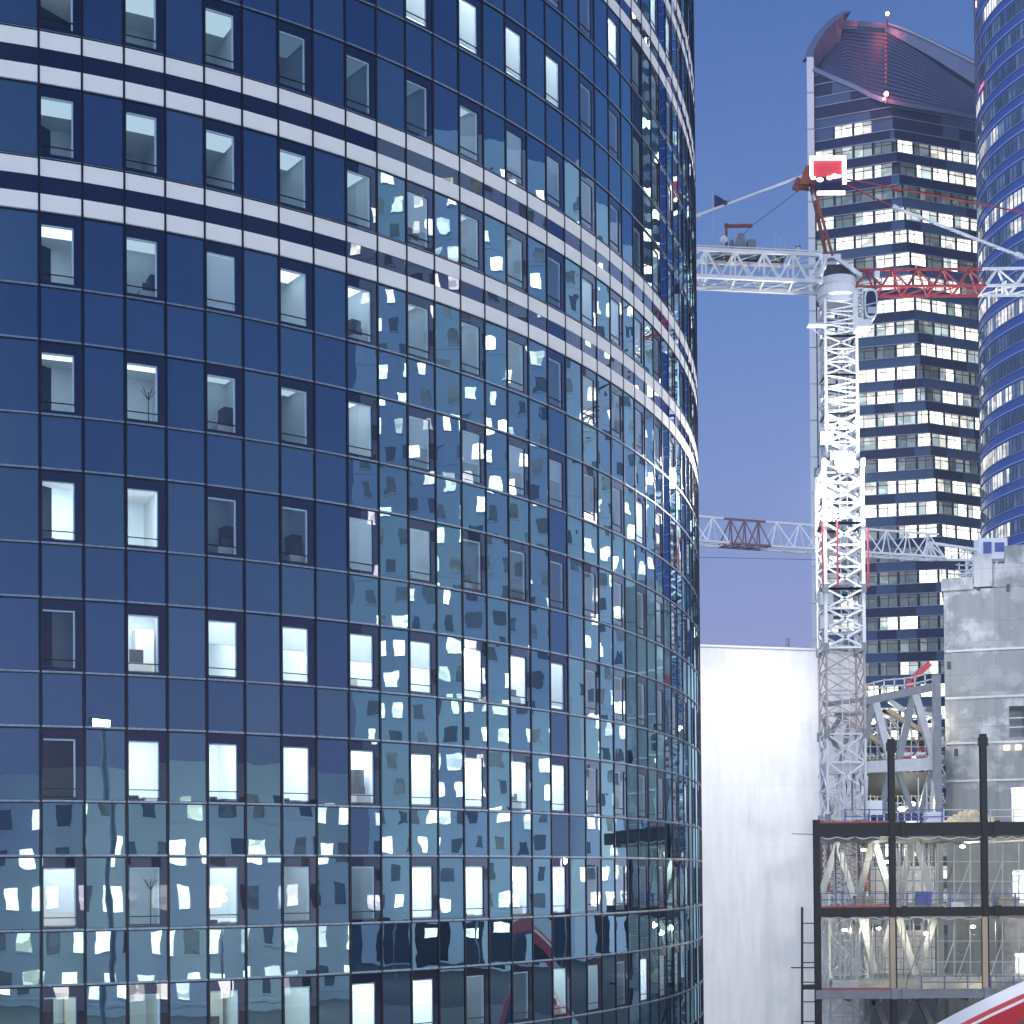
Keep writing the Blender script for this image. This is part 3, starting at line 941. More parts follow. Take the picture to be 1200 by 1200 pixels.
for a_, b_ in zip(xs, xs[1:]):
    for c_, d_ in zip(zs, zs[1:]):
        if any(o[0] <= (a_ + b_) / 2 <= o[1] and o[2] <= (c_ + d_) / 2 <= o[3] for o in ops): continue
        mb.face([(a_, YC, c_), (b_, YC, c_), (b_, YC, d_), (a_, YC, d_)])
for o in ops:
    for q in (((o[0], o[2]), (o[0], o[3])), ((o[0], o[3]), (o[1], o[3])), ((o[1], o[3]), (o[1], o[2])), ((o[1], o[2]), (o[0], o[2]))):
        (ax, az), (bx, bz) = q
        mb.face([(ax, YC, az), (bx, YC, bz), (bx, YC + .35, bz), (ax, YC + .35, az)])
mb.face([(XL, YC + 9, 0), (XL, YC, 0), (XL, YC, ztop), (XL, YC + 9, ztop)])
mb.face([(XR, YC, 0), (XR, YC + 9, 0), (XR, YC + 9, ztop), (XR, YC, ztop)])
mb.face([(XL, YC, ztop), (XR, YC, ztop), (XR, YC + 9, ztop), (XL, YC + 9, ztop)])
mb.face([(XR, YC + 9, 0), (XL, YC + 9, 0), (XL, YC + 9, ztop), (XR, YC + 9, ztop)])
mb.build('concrete_wall', M['concrete'], core)
mb = MB(); mb.box((XL - .12, YC - .12, cz(692) - .02), (cx(1140), YC + 8, cz(678)))
mb.box((cx(1141), YC - .05, cz(690)), (cx(1162) - .01, YC + 8, cz(652)))
mb.box((cx(1162), YC + .1, cz(691)), (XR, YC + 8, cz(664)))
mb.box((cx(1176), YC + .5, cz(664) + .003), (XR - .1, YC + 8, cz(642)))
mb.build('stepped_top', M['concrete'], core)
bd = MB()
for py in (763, 818, 871, 915): bd.box((XL + .03, YC - .06, cz(py) - .07), (XR, YC - .0, cz(py) + .05))
bd.build('pour_joint', mat('pale_cement_slurry', (.56, .58, .60), .9, var=.3, scale=2), core)
def patch_mat():
    m, n, l = new_mat('filler_patch')
    out = n.new('ShaderNodeOutputMaterial')
    uv = n.new('ShaderNodeUVMap'); uv.uv_map = 'uv'
    ln = n.new('ShaderNodeVectorMath'); ln.operation = 'DISTANCE'; ln.inputs[1].default_value = (.5, .5, 0)
    l.new(uv.outputs[0], ln.inputs[0])
    tc = n.new('ShaderNodeTexCoord')
    no = n.new('ShaderNodeTexNoise'); no.inputs['Scale'].default_value = 1.1; no.inputs['Detail'].default_value = 8; no.inputs['Roughness'].default_value = .65
    l.new(tc.outputs['Object'], no.inputs['Vector'])
    a = n.new('ShaderNodeMath'); a.operation = 'MULTIPLY_ADD'; a.inputs[1].default_value = -2.1
    l.new(ln.outputs['Value'], a.inputs[0])
    b = n.new('ShaderNodeMath'); b.operation = 'MULTIPLY'; b.inputs[1].default_value = 1.7
    l.new(no.outputs['Fac'], b.inputs[0]); l.new(b.outputs[0], a.inputs[2])
    mr = n.new('ShaderNodeMapRange'); mr.inputs['From Min'].default_value = .12; mr.inputs['From Max'].default_value = .5; mr.inputs['To Max'].default_value = .55
    l.new(a.outputs[0], mr.inputs['Value'])
    t = n.new('ShaderNodeBsdfTransparent'); d = n.new('ShaderNodeBsdfDiffuse'); d.inputs[0].default_value = (.50, .535, .56, 1)
    x = n.new('ShaderNodeMixShader'); l.new(mr.outputs[0], x.inputs[0]); l.new(t.outputs[0], x.inputs[1]); l.new(d.outputs[0], x.inputs[2])
    l.new(x.outputs[0], out.inputs[0])
    return m
M['patch'] = patch_mat()
for n_, (px, py, hw_, hh_) in enumerate(((1115, 732, 5, 5), (1130, 732, 5, 5), (1115, 743, 5, 5), (1131, 743, 5, 5), (1115, 755, 5, 6), (1131, 755, 5, 6), (1181, 729, 5, 5), (1181, 740, 5, 6), (1197, 729, 5, 5),
        (1157, 736, 15, 11), (1139, 800, 20, 16), (1163, 790, 22, 18), (1185, 798, 20, 20), (1127, 808, 12, 9), (1150, 757, 34, 6), (1165, 815, 45, 7), (1150, 906, 30, 30), (1190, 700, 16, 20), (1130, 860, 20, 22))):
    a_, b_ = at(px - hw_, py + hh_, YC), at(px + hw_, py - hh_, YC); y_ = YC - .004 - .002 * n_
    if n_ >= 15: y_ += .001
    pm = MB(); pm.face([(a_.x, y_, a_.z), (b_.x, y_, a_.z), (b_.x, y_, b_.z), (a_.x, y_, b_.z)], 0, [(0, 0), (1, 0), (1, 1), (0, 1)])
    pm.build('filler_patch', M['patch'], core)
sm = MB()
for px, py in ((1112, 780), (1145, 690), (1178, 693), (1120, 882)):
    c_ = at(px, py, YC); sm.box((c_.x - .11, YC - .03, c_.z - .22), (c_.x + .11, YC - .004, c_.z + .22))
sm.build('cast_in_slots', M['dark_thing'], core)
for o in ops:
    ib = MB()
    ib.face([(o[0] - .3, YC + 3.2, o[2] - .2), (o[1] + .3, YC + 3.2, o[2] - .2), (o[1] + .3, YC + 3.2, o[3] + .3), (o[0] - .3, YC + 3.2, o[3] + .3)])
    ib.face([(o[0] - .3, YC + .36, o[2]), (o[1] + .3, YC + .36, o[2]), (o[1] + .3, YC + 3.2, o[2]), (o[0] - .3, YC + 3.2, o[2])])
    ib.face([(o[0] - .3, YC + .36, o[3]), (o[1] + .3, YC + .36, o[3]), (o[1] + .3, YC + 3.2, o[3]), (o[0] - .3, YC + 3.2, o[3])])
    ib.face([(o[0] - .3, YC + .36, o[2]), (o[0] - .3, YC + 3.2, o[2]), (o[0] - .3, YC + 3.2, o[3]), (o[0] - .3, YC + .36, o[3])])
    ib.face([(o[1] + .3, YC + .36, o[2]), (o[1] + .3, YC + 3.2, o[2]), (o[1] + .3, YC + 3.2, o[3]), (o[1] + .3, YC + .36, o[3])])
    ib.build('lobby', M['room'], core)
mb = MB()
for n_, o in enumerate(ops[1:]):
    xm, zm = (o[0] + o[1]) / 2, o[3] - .16
    mb.box((xm - .6, YC + 1.4, zm - .08), (xm + .6, YC + 1.7, zm))
mb.build('lobby_lamps', emit_mat('warm_lobby_lamp', (1, .93, .80), 55), core)
mb = MB()
for px in (1183.5, ): 
    o = ops[0]
    for zf in (.33, .62): mb.box((o[0], YC + .02, o[2] + (o[3] - o[2]) * zf - .03), (o[1], YC + .06, o[2] + (o[3] - o[2]) * zf + .03))
mb.build('opening_guard_rail', M['steel_pale'], core)
mb = MB()
for px, py in ((1176.5, 878), (1189, 878)):
    c_ = at(px, py, YC); mb.box((c_.x - .17, YC - .25, c_.z - .14), (c_.x + .17, YC - .03, c_.z + .14))
mb.build('wall_lamp', emit_mat('warm_wall_lamp', (1, .84, .66), 3.0), core)

# ------------------------------------------------------------------ lattice helpers
def lattice_box(mb, a, b, w_vec, h_vec, bays, leg, web, mi=0, style='X', faces=(0, 1, 2, 3)):
    """four-chord box truss from a to b; w_vec and h_vec span the section"""
    a, b = Vector(a), Vector(b)
    w_, h_ = Vector(w_vec), Vector(h_vec)
    cor = [a - w_ / 2 - h_ / 2, a + w_ / 2 - h_ / 2, a + w_ / 2 + h_ / 2, a - w_ / 2 + h_ / 2]
    d = (b - a)
    for c in cor: mb.bar(c, c + d, leg, mi=mi)
    for k in range(bays + 1):
        t = d * (k / bays)
        for f in faces: mb.bar(cor[f] + t, cor[(f + 1) % 4] + t, web, mi=mi)
        if k == bays: break
        t2 = d * ((k + 1) / bays); tm = d * ((k + .5) / bays)
        for f in faces:
            p, q = cor[f], cor[(f + 1) % 4]
            if style == 'X':
                mb.bar(p + t, q + t2, web, mi=mi); mb.bar(q + t, p + t2, web, mi=mi)
            elif style == 'K':
                mb.bar(p + t, q + tm, web, mi=mi); mb.bar(q + tm, p + t2, web, mi=mi)
            elif style == 'V':
                mid = (p + q) / 2
                mb.bar(p + t, p * .5 + q * .5 + t2, web, mi=mi) if False else None
                if k % 2 == 0: mb.bar(p + t, q + t2, web, mi=mi)
                else: mb.bar(q + t, p + t2, web, mi=mi)

def lattice_tri(mb, a, b, w, h, bays, chord, web, mi=0, apex_up=True):
    """triangular jib: two bottom chords and one top chord"""
    a, b = Vector(a), Vector(b); d = b - a
    s = Vector((-d.y, d.x, 0)).normalized() * (w / 2)
    u = Vector((0, 0, h))
    for c in (a + s, a - s): mb.bar(c, c + d, chord, mi=mi)
    mb.bar(a + u, b + u, chord, mi=mi)
    for k in range(bays + 1):
        t = d * (k / bays)
        mb.bar(a + s + t, a - s + t, web, mi=mi)
        if k == bays: break
        t2, tm = d * ((k + 1) / bays), d * ((k + .5) / bays)
        for q in (s, -s):
            mb.bar(a + q + t, a + u + tm, web, mi=mi); mb.bar(a + u + tm, a + q + t2, web, mi=mi)
        mb.bar(a + s + t, a - s + t2, web * .8, mi=mi)

# ------------------------------------------------------------------ main tower crane
YM = 86.0
cr = thing('tower_crane', 'white tower crane with red and white jib, lit red sign and floodlit mast', 'tower crane')
mx = at(980, 345, YM).x + .05
def mz(py): return at(980, py, YM).z
def mast_piece(z0, z1, half, leg, web, mats, style, bays, name='mast_section', mi=0):
    mb = MB()
    lattice_box(mb, (mx, YM, z0), (mx, YM, z1), (half * 2, 0, 0), (0, half * 2, 0), bays, leg, web, mi, style)
    return mb.build(name, mats, cr)
z_s = mz(345)
zb = mz(548)
cuts = [mz(357), mz(400), mz(445), mz(490), mz(540)]
for q in range(len(cuts) - 1):
    mast_piece(cuts[q + 1], cuts[q], .86, .15, .08, M['white_steel'], 'X' if q % 2 else 'K', 3)
cuts = [mz(548), mz(618), mz(694), mz(762)]
mats3 = [M['white_steel'], M['white_steel'], M['white_steel']]
for q in range(3):
    mast_piece(cuts[q + 1], cuts[q], 1.04, .17, .11, mats3[q], 'X', 3)
M['rosy'] = mat('worn_primer_steel', (.50, .43, .43), .6, var=.3, scale=4)
cuts = [mz(762), mz(862), mz(960), mz(1045), 0.0]
for q in range(4):
    mast_piece(cuts[q + 1], cuts[q], 1.04, .11 if q != 2 else .15, .05 if q not in (1,) else .085, (M['rosy'], M['white_steel'], M['rust'], M['white_steel'])[q], 'X', (4, 3, 4, 4)[q])
for zc in (mz(548), mz(618), mz(694), mz(762), mz(862), mz(960)):
    for sx in (-1, 1):
        for sy in (-1, 1):
            mb = MB(); mb.box((mx + sx * 1.04 - .13, YM + sy * 1.04 - .13, zc - .25), (mx + sx * 1.04 + .13, YM + sy * 1.04 + .13, zc + .25)); mb.build('coupling', M['steel_grey'], cr)
mb = MB()
for sx, sy in ((-1, -1), (-.35, -1)):
    mb.bar((mx + 1.24 * sx, YM - 1.36, mz(694)), (mx + 1.24 * sx, YM - 1.36, mz(618)), .09)
mb.bar((mx + 1.24, YM - 1.36, mz(694)), (mx + 1.24, YM - 1.36, mz(625)), .09)
mb.build('red_guide_rails', M['red_steel'], cr)
mb = MB()
lx = mx + .25
for sx in (-.2, .2): mb.bar((lx + sx, YM + .1, 0), (lx + sx, YM + .1, mz(360)), .05)
z = .5
while z < mz(362):
    mb.bar((lx - .2, YM + .1, z), (lx + .2, YM + .1, z), .035); z += .45
mb.build('mast_ladder', M['white_steel'], cr)
z = mz(760)
while z < mz(370):
    mb = MB(); mb.box((mx - .9, YM - .8, z), (mx + .4, YM + .9, z + .06)); mb.build('rest_platform', M['steel_pale'], cr); z += 3.4
mb = MB()
for py in (700, 728, 512, 574):
    mb = MB(); c_ = at(970, py, YM - 1.2); mb.box((c_.x - .36, YM - .98, c_.z - .36), (c_.x + .36, YM - .4, c_.z + .36)); mb.build('electrical_box', M['steel_pale'], cr)
# slewing ring and turret
mb = MB()
mb.lathe((mx, YM, 0), [(0, mz(360)), (1.0, mz(360)), (1.0, mz(352)), (1.12, mz(350)), (1.12, mz(341)), (1.0, mz(340)), (1.0, mz(338)), (1.04, mz(337)), (1.04, mz(329)), (.9, mz(328)), (0, mz(328))], 0, 28)
mb.build('slewing_ring', M['white_steel'], cr)
mb = MB()
zt_, ztt = mz(330), mz(305)
for sx in (-1.1, 1.1):
    for sy in (-.9, .9): mb.bar((mx + sx, YM + sy, zt_), (mx + .2 * sx - .5, YM + sy * .6, ztt), .2)
for sy in (-.54, .54): mb.bar((mx - 1.1, YM + sy, ztt), (mx + .1, YM + sy, ztt), .2)
for sx in (-1.1, 1.1): mb.bar((mx + sx, YM - .9, zt_ + .05), (mx + sx, YM + .9, zt_ + .05), .2)
mb.build('turret_frame', M['white_steel'], cr)
mb = MB(); mb.box((mx - .62, YM - .55, zt_ + .1), (mx + .62, YM + .55, ztt - .45)); mb.build('slewing_motor', M['dark_thing'], cr)
# counter-jib: box truss to the left, runs on behind the glass tower
cj = MB()
cjz0, cjz1 = mz(337), mz(306)
cjl = at(790, 320, YM).x
a_ = Vector((mx - 1.0, YM, (cjz0 + cjz1) / 2)); b_ = Vector((cjl, YM - .5, (cjz0 + cjz1) / 2 + .25))
lattice_box(cj, a_, b_, (0, 1.7, 0), (0, 0, cjz1 - cjz0), 5, .19, .11, 0, 'K', (1, 3))
for k in range(11):
    t_ = k / 10
    for zz in (-.5, .5):
        c_ = lerp(a_, b_, t_) + Vector((0, 0, zz * (cjz1 - cjz0)))
        if k % 2 == 0: cj.bar(c_ + Vector((0, -.85, 0)), c_ + Vector((0, .85, 0)), .08)
        if k < 10 and k % 2 == 0: cj.bar(c_ + Vector((0, -.85, 0)), lerp(a_, b_, t_ + .2) + Vector((0, .85, zz * (cjz1 - cjz0))), .05)
def v_web(mb, a, b, h, n, w, off):
    d = (b - a)
    for k in range(n):
        p, q, r_ = a + d * (k / n), a + d * ((k + .5) / n), a + d * ((k + 1) / n)
        mb.bar(p + Vector((0, off, -h / 2)), q + Vector((0, off, h / 2)), w); mb.bar(q + Vector((0, off, h / 2)), r_ + Vector((0, off, -h / 2)), w)
cj.bar(a_ + Vector((0, -.85, .95)), b_ + Vector((0, -.85, .95)), .06)
cj.build('counter_jib', M['white_steel'], cr)
dk = MB()
for k in range(3): dk.bar((b_.x, YM - .5 + .45 * k, cjz0 + .12), (mx - 1.6, YM - .5 + .45 * k, cjz0 + .12), .07)
dk.build('walkway', M['steel_pale'], cr)
# machinery on the counter-jib
mt = cjz1 + .1
def cjx(px): return at(px, 300, YM).x
wi = MB()
zt0 = mz(304) + .02; zt1 = mz(294)
fl_, fr_ = [(832, 304), (858, 294)], [(921, 303), (906, 294)]
y0_, y1_ = YM - .8, YM + .8
A = [Vector((cjx(831), y0_, zt0)), Vector((cjx(921), y0_, zt0)), Vector((cjx(921), y1_, zt0)), Vector((cjx(831), y1_, zt0))]
B2 = [Vector((cjx(857), y0_ + .5, zt1)), Vector((cjx(906), y0_ + .5, zt1)), Vector((cjx(906), y1_ - .5, zt1)), Vector((cjx(857), y1_ - .5, zt1))]
for q in range(4): wi.face([A[q], A[(q + 1) % 4], B2[(q + 1) % 4], B2[q]], 0)
wi.face(B2, 0)
for q in range(4): wi.bar(A[q], B2[q], .07, mi=1); wi.bar(B2[q], B2[(q + 1) % 4], .07, mi=1); wi.bar(A[q], A[(q + 1) % 4], .07, mi=1)
for t in (.12, .25, .34, .38, .5, .62, .72, .78, .9):
    wi.bar(lerp(A[0], A[1], t) - Vector((0, .03, 0)), lerp(B2[0], B2[1], t + (.5 - t) * .1) - Vector((0, .03, 0)), .05, mi=1)
wi.build('machinery_roof', [M['slate'], M['steel_pale']], cr)
wi = MB()
c_ = at(867, 288, YM)
wi.prism([(cjx(860), zt1), (cjx(875), zt1), (cjx(871), mz(276)), (cjx(864), mz(276))], YM - .4, YM + .4)
wi.box((cjx(875) + .02, YM - .4, zt1 + .003), (cjx(885), YM + .4, mz(283)))
wi.sphere((cjx(857.5), YM, mz(287)), .28, sc=(.5, .8, 1.2))
wi.build('hoist_winch', M['steel_grey'], cr)
dv = MB()
dv.bar((cjx(851.5), YM, zt0 - .1), (cjx(851.5), YM, mz(264)), .12); dv.bar((cjx(850), YM, mz(264)), (cjx(882), YM, mz(263.5)), .14, .16)
dv.box((cjx(849.5), YM - .12, mz(265)), (cjx(853), YM + .12, mz(261.5)))
dv.build('service_davit', M['rust'], cr)
hp = MB()
hp.bar((cjx(882), YM, mz(263.5)), at(938, 222, YM), .025); hp.bar((cjx(882), YM, mz(263.5)), (cjx(862), YM, mz(283)), .025)
hp.build('davit_cable', M['steel_dark'], cr)
fg = MB()
fg.bar((cjx(836.5), YM, zt0 - .3), (cjx(836), YM, mz(222)), .035)
fg.build('flag_pole', M['steel_pale'], cr)
fg = MB()
fl_pts = [[(837, 228), (842, 230), (848, 234), (857, 237)], [(837, 243), (843, 242.5), (849, 241), (856, 238)]]
for q in range(3):
    fg.face([at(*fl_pts[1][q], YM + .1 * math.sin(q * 2)), at(*fl_pts[1][q + 1], YM + .1 * math.sin(q * 2 + 2)), at(*fl_pts[0][q + 1], YM + .1 * math.sin(q * 2 + 2)), at(*fl_pts[0][q], YM + .1 * math.sin(q * 2))], q % 2)
fg.build('flag', [M['slate'], mat('dark_flag_cloth', (.04, .05, .09), .8)], cr)
gr = MB()
for px, t_ in ((829, 284), (831, 288), (905, 279), (912, 283), (917, 290), (932, 293), (846, 285)):
    gr.bar((cjx(px), YM - .75, zt0 - .35), (cjx(px), YM - .75, mz(t_)), .03)
gr.bar((cjx(829), YM - .75, mz(291)), (cjx(846), YM - .75, mz(288)), .025); gr.bar((cjx(905), YM - .75, mz(281)), (cjx(932), YM - .75, mz(292)), .02)
gr.build('guard_rail', M['steel_pale'], cr)
lp = MB(); lp.bar((cjx(935.5), YM, mz(303)), (cjx(935.5), YM, mz(290)), .26, sides=8); lp.bar((cjx(935.5), YM, mz(290)), (cjx(935.5), YM, mz(288.5)), .3, sides=8, mi=1)
lp.build('hooded_lamp', [M['steel_pale'], M['dark_thing']], cr)
sd = MB(); sd.sphere((cjx(848), YM - .2, mz(281)), .22, sc=(1, .3, 1)); sd.build('dish_antenna', M['white_steel'], cr)
# jib to the right: red section then white
jz0, jz1 = mz(342), mz(316.5)
xj0, xj1, xj2 = at(1000, 340, YM).x, at(1150.5, 340, YM).x, at(1150, 340, YM).x + 34
jb = MB()
lattice_tri(jb, (xj0, YM, jz0), (xj1, YM, jz0), 1.5, jz1 - jz0, 5, .12, .085)
jb.bar((xj0, YM, jz0 + .2), (mx + 1.0, YM, jz0 + .6), .3)
jb.build('red_jib_section', M['red_steel'], cr)
jb = MB()
lattice_tri(jb, (xj1 + .03, YM, jz0), (xj2, YM, jz0 + .2), 1.5, jz1 - jz0, 20, .13, .1)
jb.build('white_jib_section', M['white_steel'], cr)
nb = MB(); c_ = at(1027.5, 316, YM); nb.bar(c_, c_ + Vector((0, 0, .4)), .05); nb.box(tuple(c_ + Vector((-.14, -.1, -.5))), tuple(c_ + Vector((.14, .1, -.1))))
c_ = at(1073.5, 317, YM); nb.bar(c_, c_ + Vector((0, 0, .3)), .05)
nb.build('wind_gauge', M['white_steel'], cr)
# raised A-frame, pendants
ap = at(947, 206, YM)
af = MB()
for sy in (-.6, .6): af.bar((mx - .35, YM + sy, ztt), ap + Vector((.15, sy * .3, -.3)), .15)
for t in (.25, .5, .75):
    p_ = lerp(Vector((mx - .35, YM, ztt)), ap, t); w_ = .6 * (1 - t) + .18 * t
    af.bar(p_ + Vector((0, -w_, 0)), p_ + Vector((0, w_, 0)), .09)
af.prism([(ap.x - .55, ap.z - .62), (ap.x + .35, ap.z - .7), (ap.x + .5, ap.z + .35), (ap.x - .2, ap.z + .4)], YM - .4, YM + .4)
af.bar(ap + Vector((-.5, 0, -.2)), ap + Vector((-.75, 0, -.75)), .35)
af.build('apex_frame', M['rust'], cr)
af = MB(); af.bar(at(949, 219, YM - .5), at(955, 235, YM - .5), .13); af.build('grey_strut', M['steel_pale'], cr)
pn = MB()
pn.bar(ap + Vector((-.3, 0, 0)), at(817, 252.5, YM), .11); pn.bar(at(817, 252.5, YM), at(760, 273, YM), .11)
pn.bar(at(940, 207.5, YM), at(936, 209.5, YM), .22); pn.bar(at(821, 251.5, YM), at(816, 253.5, YM), .2)
pn.bar(at(1048, 243, YM), at(1200, 302, YM), .13); pn.bar(at(1200, 302, YM), (xj2 - 14, YM, jz1), .13)
pn.bar(at(1046, 242, YM), at(1052, 245, YM), .22); pn.bar(at(1190, 298, YM), at(1198, 301, YM), .24)
pn.build('white_pendant', M['white_steel'], cr)
pn = MB()
pn.bar(at(988, 209, YM), at(1200, 249, YM), .07); pn.bar(at(1200, 249, YM), (xj2 - 4, YM, jz1), .07)
pn.bar(at(1046, 221, YM), at(1056, 223, YM), .16)
pn.bar(ap + Vector((.3, 0, .1)), at(988, 209, YM), .08)
pn.bar(at(985, 213, YM), at(1048, 243, YM), .07)
pn.bar(ap + Vector((.3, 0, 0)), at(985, 213, YM), .08)
pn.build('red_pendant', M['red_steel'], cr)
# lit sign on the apex
sg = MB()
s0, s1 = at(950.5, 228, YM - .9), at(988.5, 187, YM - .9)
sg.box((s0.x, YM - 1.0, s0.z + .95), (s1.x, YM - .8, s1.z)); 
sg.build('sign_panel', mat('red_sign_face', (.55, .05, .07), .5, emit=.55), cr)
sg = MB()
tk = .085
y0_, y1_ = YM - 1.12, YM - 1.01
sg.box((s0.x - tk, y0_, s1.z - tk), (s1.x + tk, y1_, s1.z + tk * 1.3)); sg.box((s1.x - tk * 1.2, y0_, s0.z + .5), (s1.x + tk * 1.2, y1_, s1.z - tk))
sg.box((s0.x - tk, y0_, s0.z + .95), (s0.x + tk, y1_, s1.z - tk))
sg.box((s0.x + .3, y0_, s0.z - tk), (s1.x + .02, y1_, s0.z + tk * 1.2))
for px, py, r in ((953, 208.5, .13), (961, 210.5, .16), (972, 208.5, .14), (978, 206.5, .17), (983, 206.5, .12)):
    c_ = at(px, py, YM - 1.15); sg.sphere(c_, r, sc=(1.2, .4, .8))
sg.build('sign_lamps', emit_mat('pinkish_white_sign_lamp', (1, .86, .88), 4), cr)
sg = MB(); sg.box((s0.x + .2, YM - .98, s0.z + .1), (s1.x - .1, YM - .9, s0.z + .93)); sg.bar(at(988, 228, YM - .9), at(986, 205, YM - .9), .06); sg.bar(at(952, 228, YM - .9), ap, .08)
sg.build('sign_back', M['navy'], cr)
# cab with lettering
cb = MB()
cbx0, cbx1 = at(1000.5, 365, YM - 1).x, at(1021, 365, YM - 1).x
cz0, cz1 = at(1010, 381, YM - 1).z, at(1010, 346, YM - 1).z
prof = []
for t in range(22):
    a = 2 * math.pi * t / 22
    ca, sa = math.cos(a), math.sin(a)
    ex = abs(ca) ** .6 * (1 if ca > 0 else -1); ez = abs(sa) ** .6 * (1 if sa > 0 else -1)
    prof.append(((cbx0 + cbx1) / 2 + .24 + ex * (cbx1 - cbx0) * .37, (cz0 + cz1) / 2 + ez * (cz1 - cz0) * .5))
cb.prism(prof, YM - 2.0, YM - .7, 0)
cb.box((cbx0 - .02, YM - 2.02, cz0 - .02), (cbx0 + .30, YM - .7, cz1 + .05), 0)
cb.box((cbx0 - .02, YM - 2.0, cz0 - .42), (cbx0 + .75, YM - .7, cz0 - .03), 0)
cab = cb.build('cab', M['white_steel'], cr)
gl = MB()
xm_, zm_ = (cbx0 + cbx1) / 2 + .24, (cz0 + cz1) / 2
gl.prism([(xm_ + (x - xm_) * .78, zm_ + (z - zm_) * .82) for x, z in prof], YM - 2.03, YM - 2.004, 0)
gl.build('cab_glass', M['clad_dark'], cab)
gl = MB(); gl.bar((xm_ - .3, YM - 2.05, zm_ - .1), (xm_ + .4, YM - 2.05, zm_ + .05), .05); gl.box((xm_ - .2, YM - 2.045, zm_ - .55), (xm_ + .25, YM - 2.032, zm_ - .2))
gl.build('cab_seat_and_bar', M['steel_pale'], cab)
fc = bpy.data.curves.new('lettering', 'FONT'); fc.body = 'POTAIN 6'; fc.size = .30; fc.extrude = .004; fc.align_x = 'CENTER'; fc.align_y = 'CENTER'
fo = bpy.data.objects.new('lettering', fc); col.objects.link(fo)
fo.location = (cbx0 + .14, YM - 2.026, (cz0 + cz1) / 2 + .02); fo.rotation_euler = (R(90), R(-90), 0)
dg = bpy.context.evaluated_depsgraph_get()
tm = bpy.data.meshes.new_from_object(fo.evaluated_get(dg))
tmx = fo.matrix_basis.copy()
bpy.data.objects.remove(fo)
xs_ = [v.co.x for v in tm.vertices]; sc_ = (cz1 - cz0) * .93 / (max(xs_) - min(xs_))
tm.transform(tmx @ Matrix.Diagonal((sc_, sc_ * 1.0, 1, 1)))
tm.materials.clear(); tm.materials.append(M['dark_thing'])
link('lettering', tm, cab)
mb = MB(); c_ = at(953, 383, YM - 1.1); mb.box((c_.x - .35, YM - 1.6, c_.z - .05), (mx - .9, YM - 1.05, c_.z + .05)); mb.bar(c_, c_ + Vector((.1, 0, .5)), .05); mb.bar(c_ + Vector((0, 0, -.1)), c_ + Vector((.7, 0, -.8)), .03)
mb.build('side_bracket', M['white_steel'], cr)
# floodlights fixed to the mast
FLZ = mz(541)
fb = MB(); fh = MB()
for px, py in ((978, 534), (988, 533), (998, 536), (983, 541), (993, 541), (1001, 544), (986, 549), (996, 550)):
    c_ = at(px, py, YM - 1.6)
    fb.box(tuple(c_ + Vector((-.2, -.0, -.18))), tuple(c_ + Vector((.2, .35, .18))))
    fh.face([tuple(c_ + Vector(q)) for q in ((-.18, -.012, -.16), (.18, -.012, -.16), (.18, -.012, .16), (-.18, -.012, .16))])
fb.bar(at(976, 543, YM - 1.3), at(1004, 545, YM - 1.3), .1)
fb.build('floodlight_housing', M['steel_grey'], cr)
fh.build('floodlight_lens', emit_mat('floodlight_lens', (1.0, .97, .95), 130), cr)
fl_pos = at(989, 541, YM - 1.75)
ld = bpy.data.lights.new('floodlight', 'POINT'); ld.energy = 11000; ld.color = (1.0, .95, .93); ld.shadow_soft_size = .4
lo = bpy.data.objects.new('floodlight', ld); lo.location = fl_pos; col.objects.link(lo); lo.parent = cr
for aim_, en_, sz_, off_ in (((12.0, 98, -9.0), 19000, 104, (-1.5, .5, .3)), ((27.0, 92, 10.0), 7500, 110, (1.4, .4, .3))):
    ld = bpy.data.lights.new('floodlight_beam', 'SPOT'); ld.energy = en_; ld.color = (1.0, .98, .98); ld.spot_size = R(sz_); ld.spot_blend = 1.0; ld.shadow_soft_size = .35
    lo = bpy.data.objects.new('floodlight_beam', ld); lo.location = fl_pos + Vector(off_)
    lo.rotation_euler = (Vector(aim_) - lo.location).to_track_quat('-Z', 'Y').to_euler(); col.objects.link(lo); lo.parent = cr

# ------------------------------------------------------------------ second crane behind the white wall
cr2 = thing('tower_crane', 'farther tower crane with pale lattice jib low behind the white wall and core', 'tower crane')
a_, b_ = at(790, 633, 124), at(960, 648, 129)
h2 = at(820, 609, 124.5).z - at(820, 640, 124.5).z
jb = MB()
p_q = [at(770, 632, 122), at(848, 638.5, 125), at(897, 642, 126.5), at(1100, 655, 134)]
def jib2(p, q, bays, m, name):
    mb = MB(); lattice_tri(mb, p, q, 1.6, h2, bays, .16, .10); return mb.build(name, m, cr2)
jib2(p_q[0], p_q[1], 3, M['white_steel'], 'white_jib_section')
jib2(p_q[1], p_q[2], 3, mat('faded_maroon_paint', (.22, .13, .15), .6), 'maroon_jib_section')
jib2(p_q[2], p_q[3], 8, M['white_steel'], 'white_jib_section')
m2 = at(1150, 655, 136)
mb = MB(); lattice_box(mb, (m2.x, 136, 0), (m2.x, 136, m2.z), (2, 0, 0), (0, 2, 0), 22, .18, .09, 0, 'K'); mb.build('mast', M['white_steel'], cr2)
mb = MB()
kp, kb = at(1088, 636, 134), at(1085, 655, 134)
for q in ((1078, 656), (1085, 657), (1093, 657), (1100, 657), (1110, 656)): mb.bar(kp, at(*q, 134.3), .14)
mb.bar(kp, at(1148, 645, 135), .24)
kp2 = at(1134, 641, 135)
for q in ((1116, 653), (1125, 656), (1134, 657), (1142, 656), (1150, 654)): mb.bar(kp2, at(*q, 135), .12)
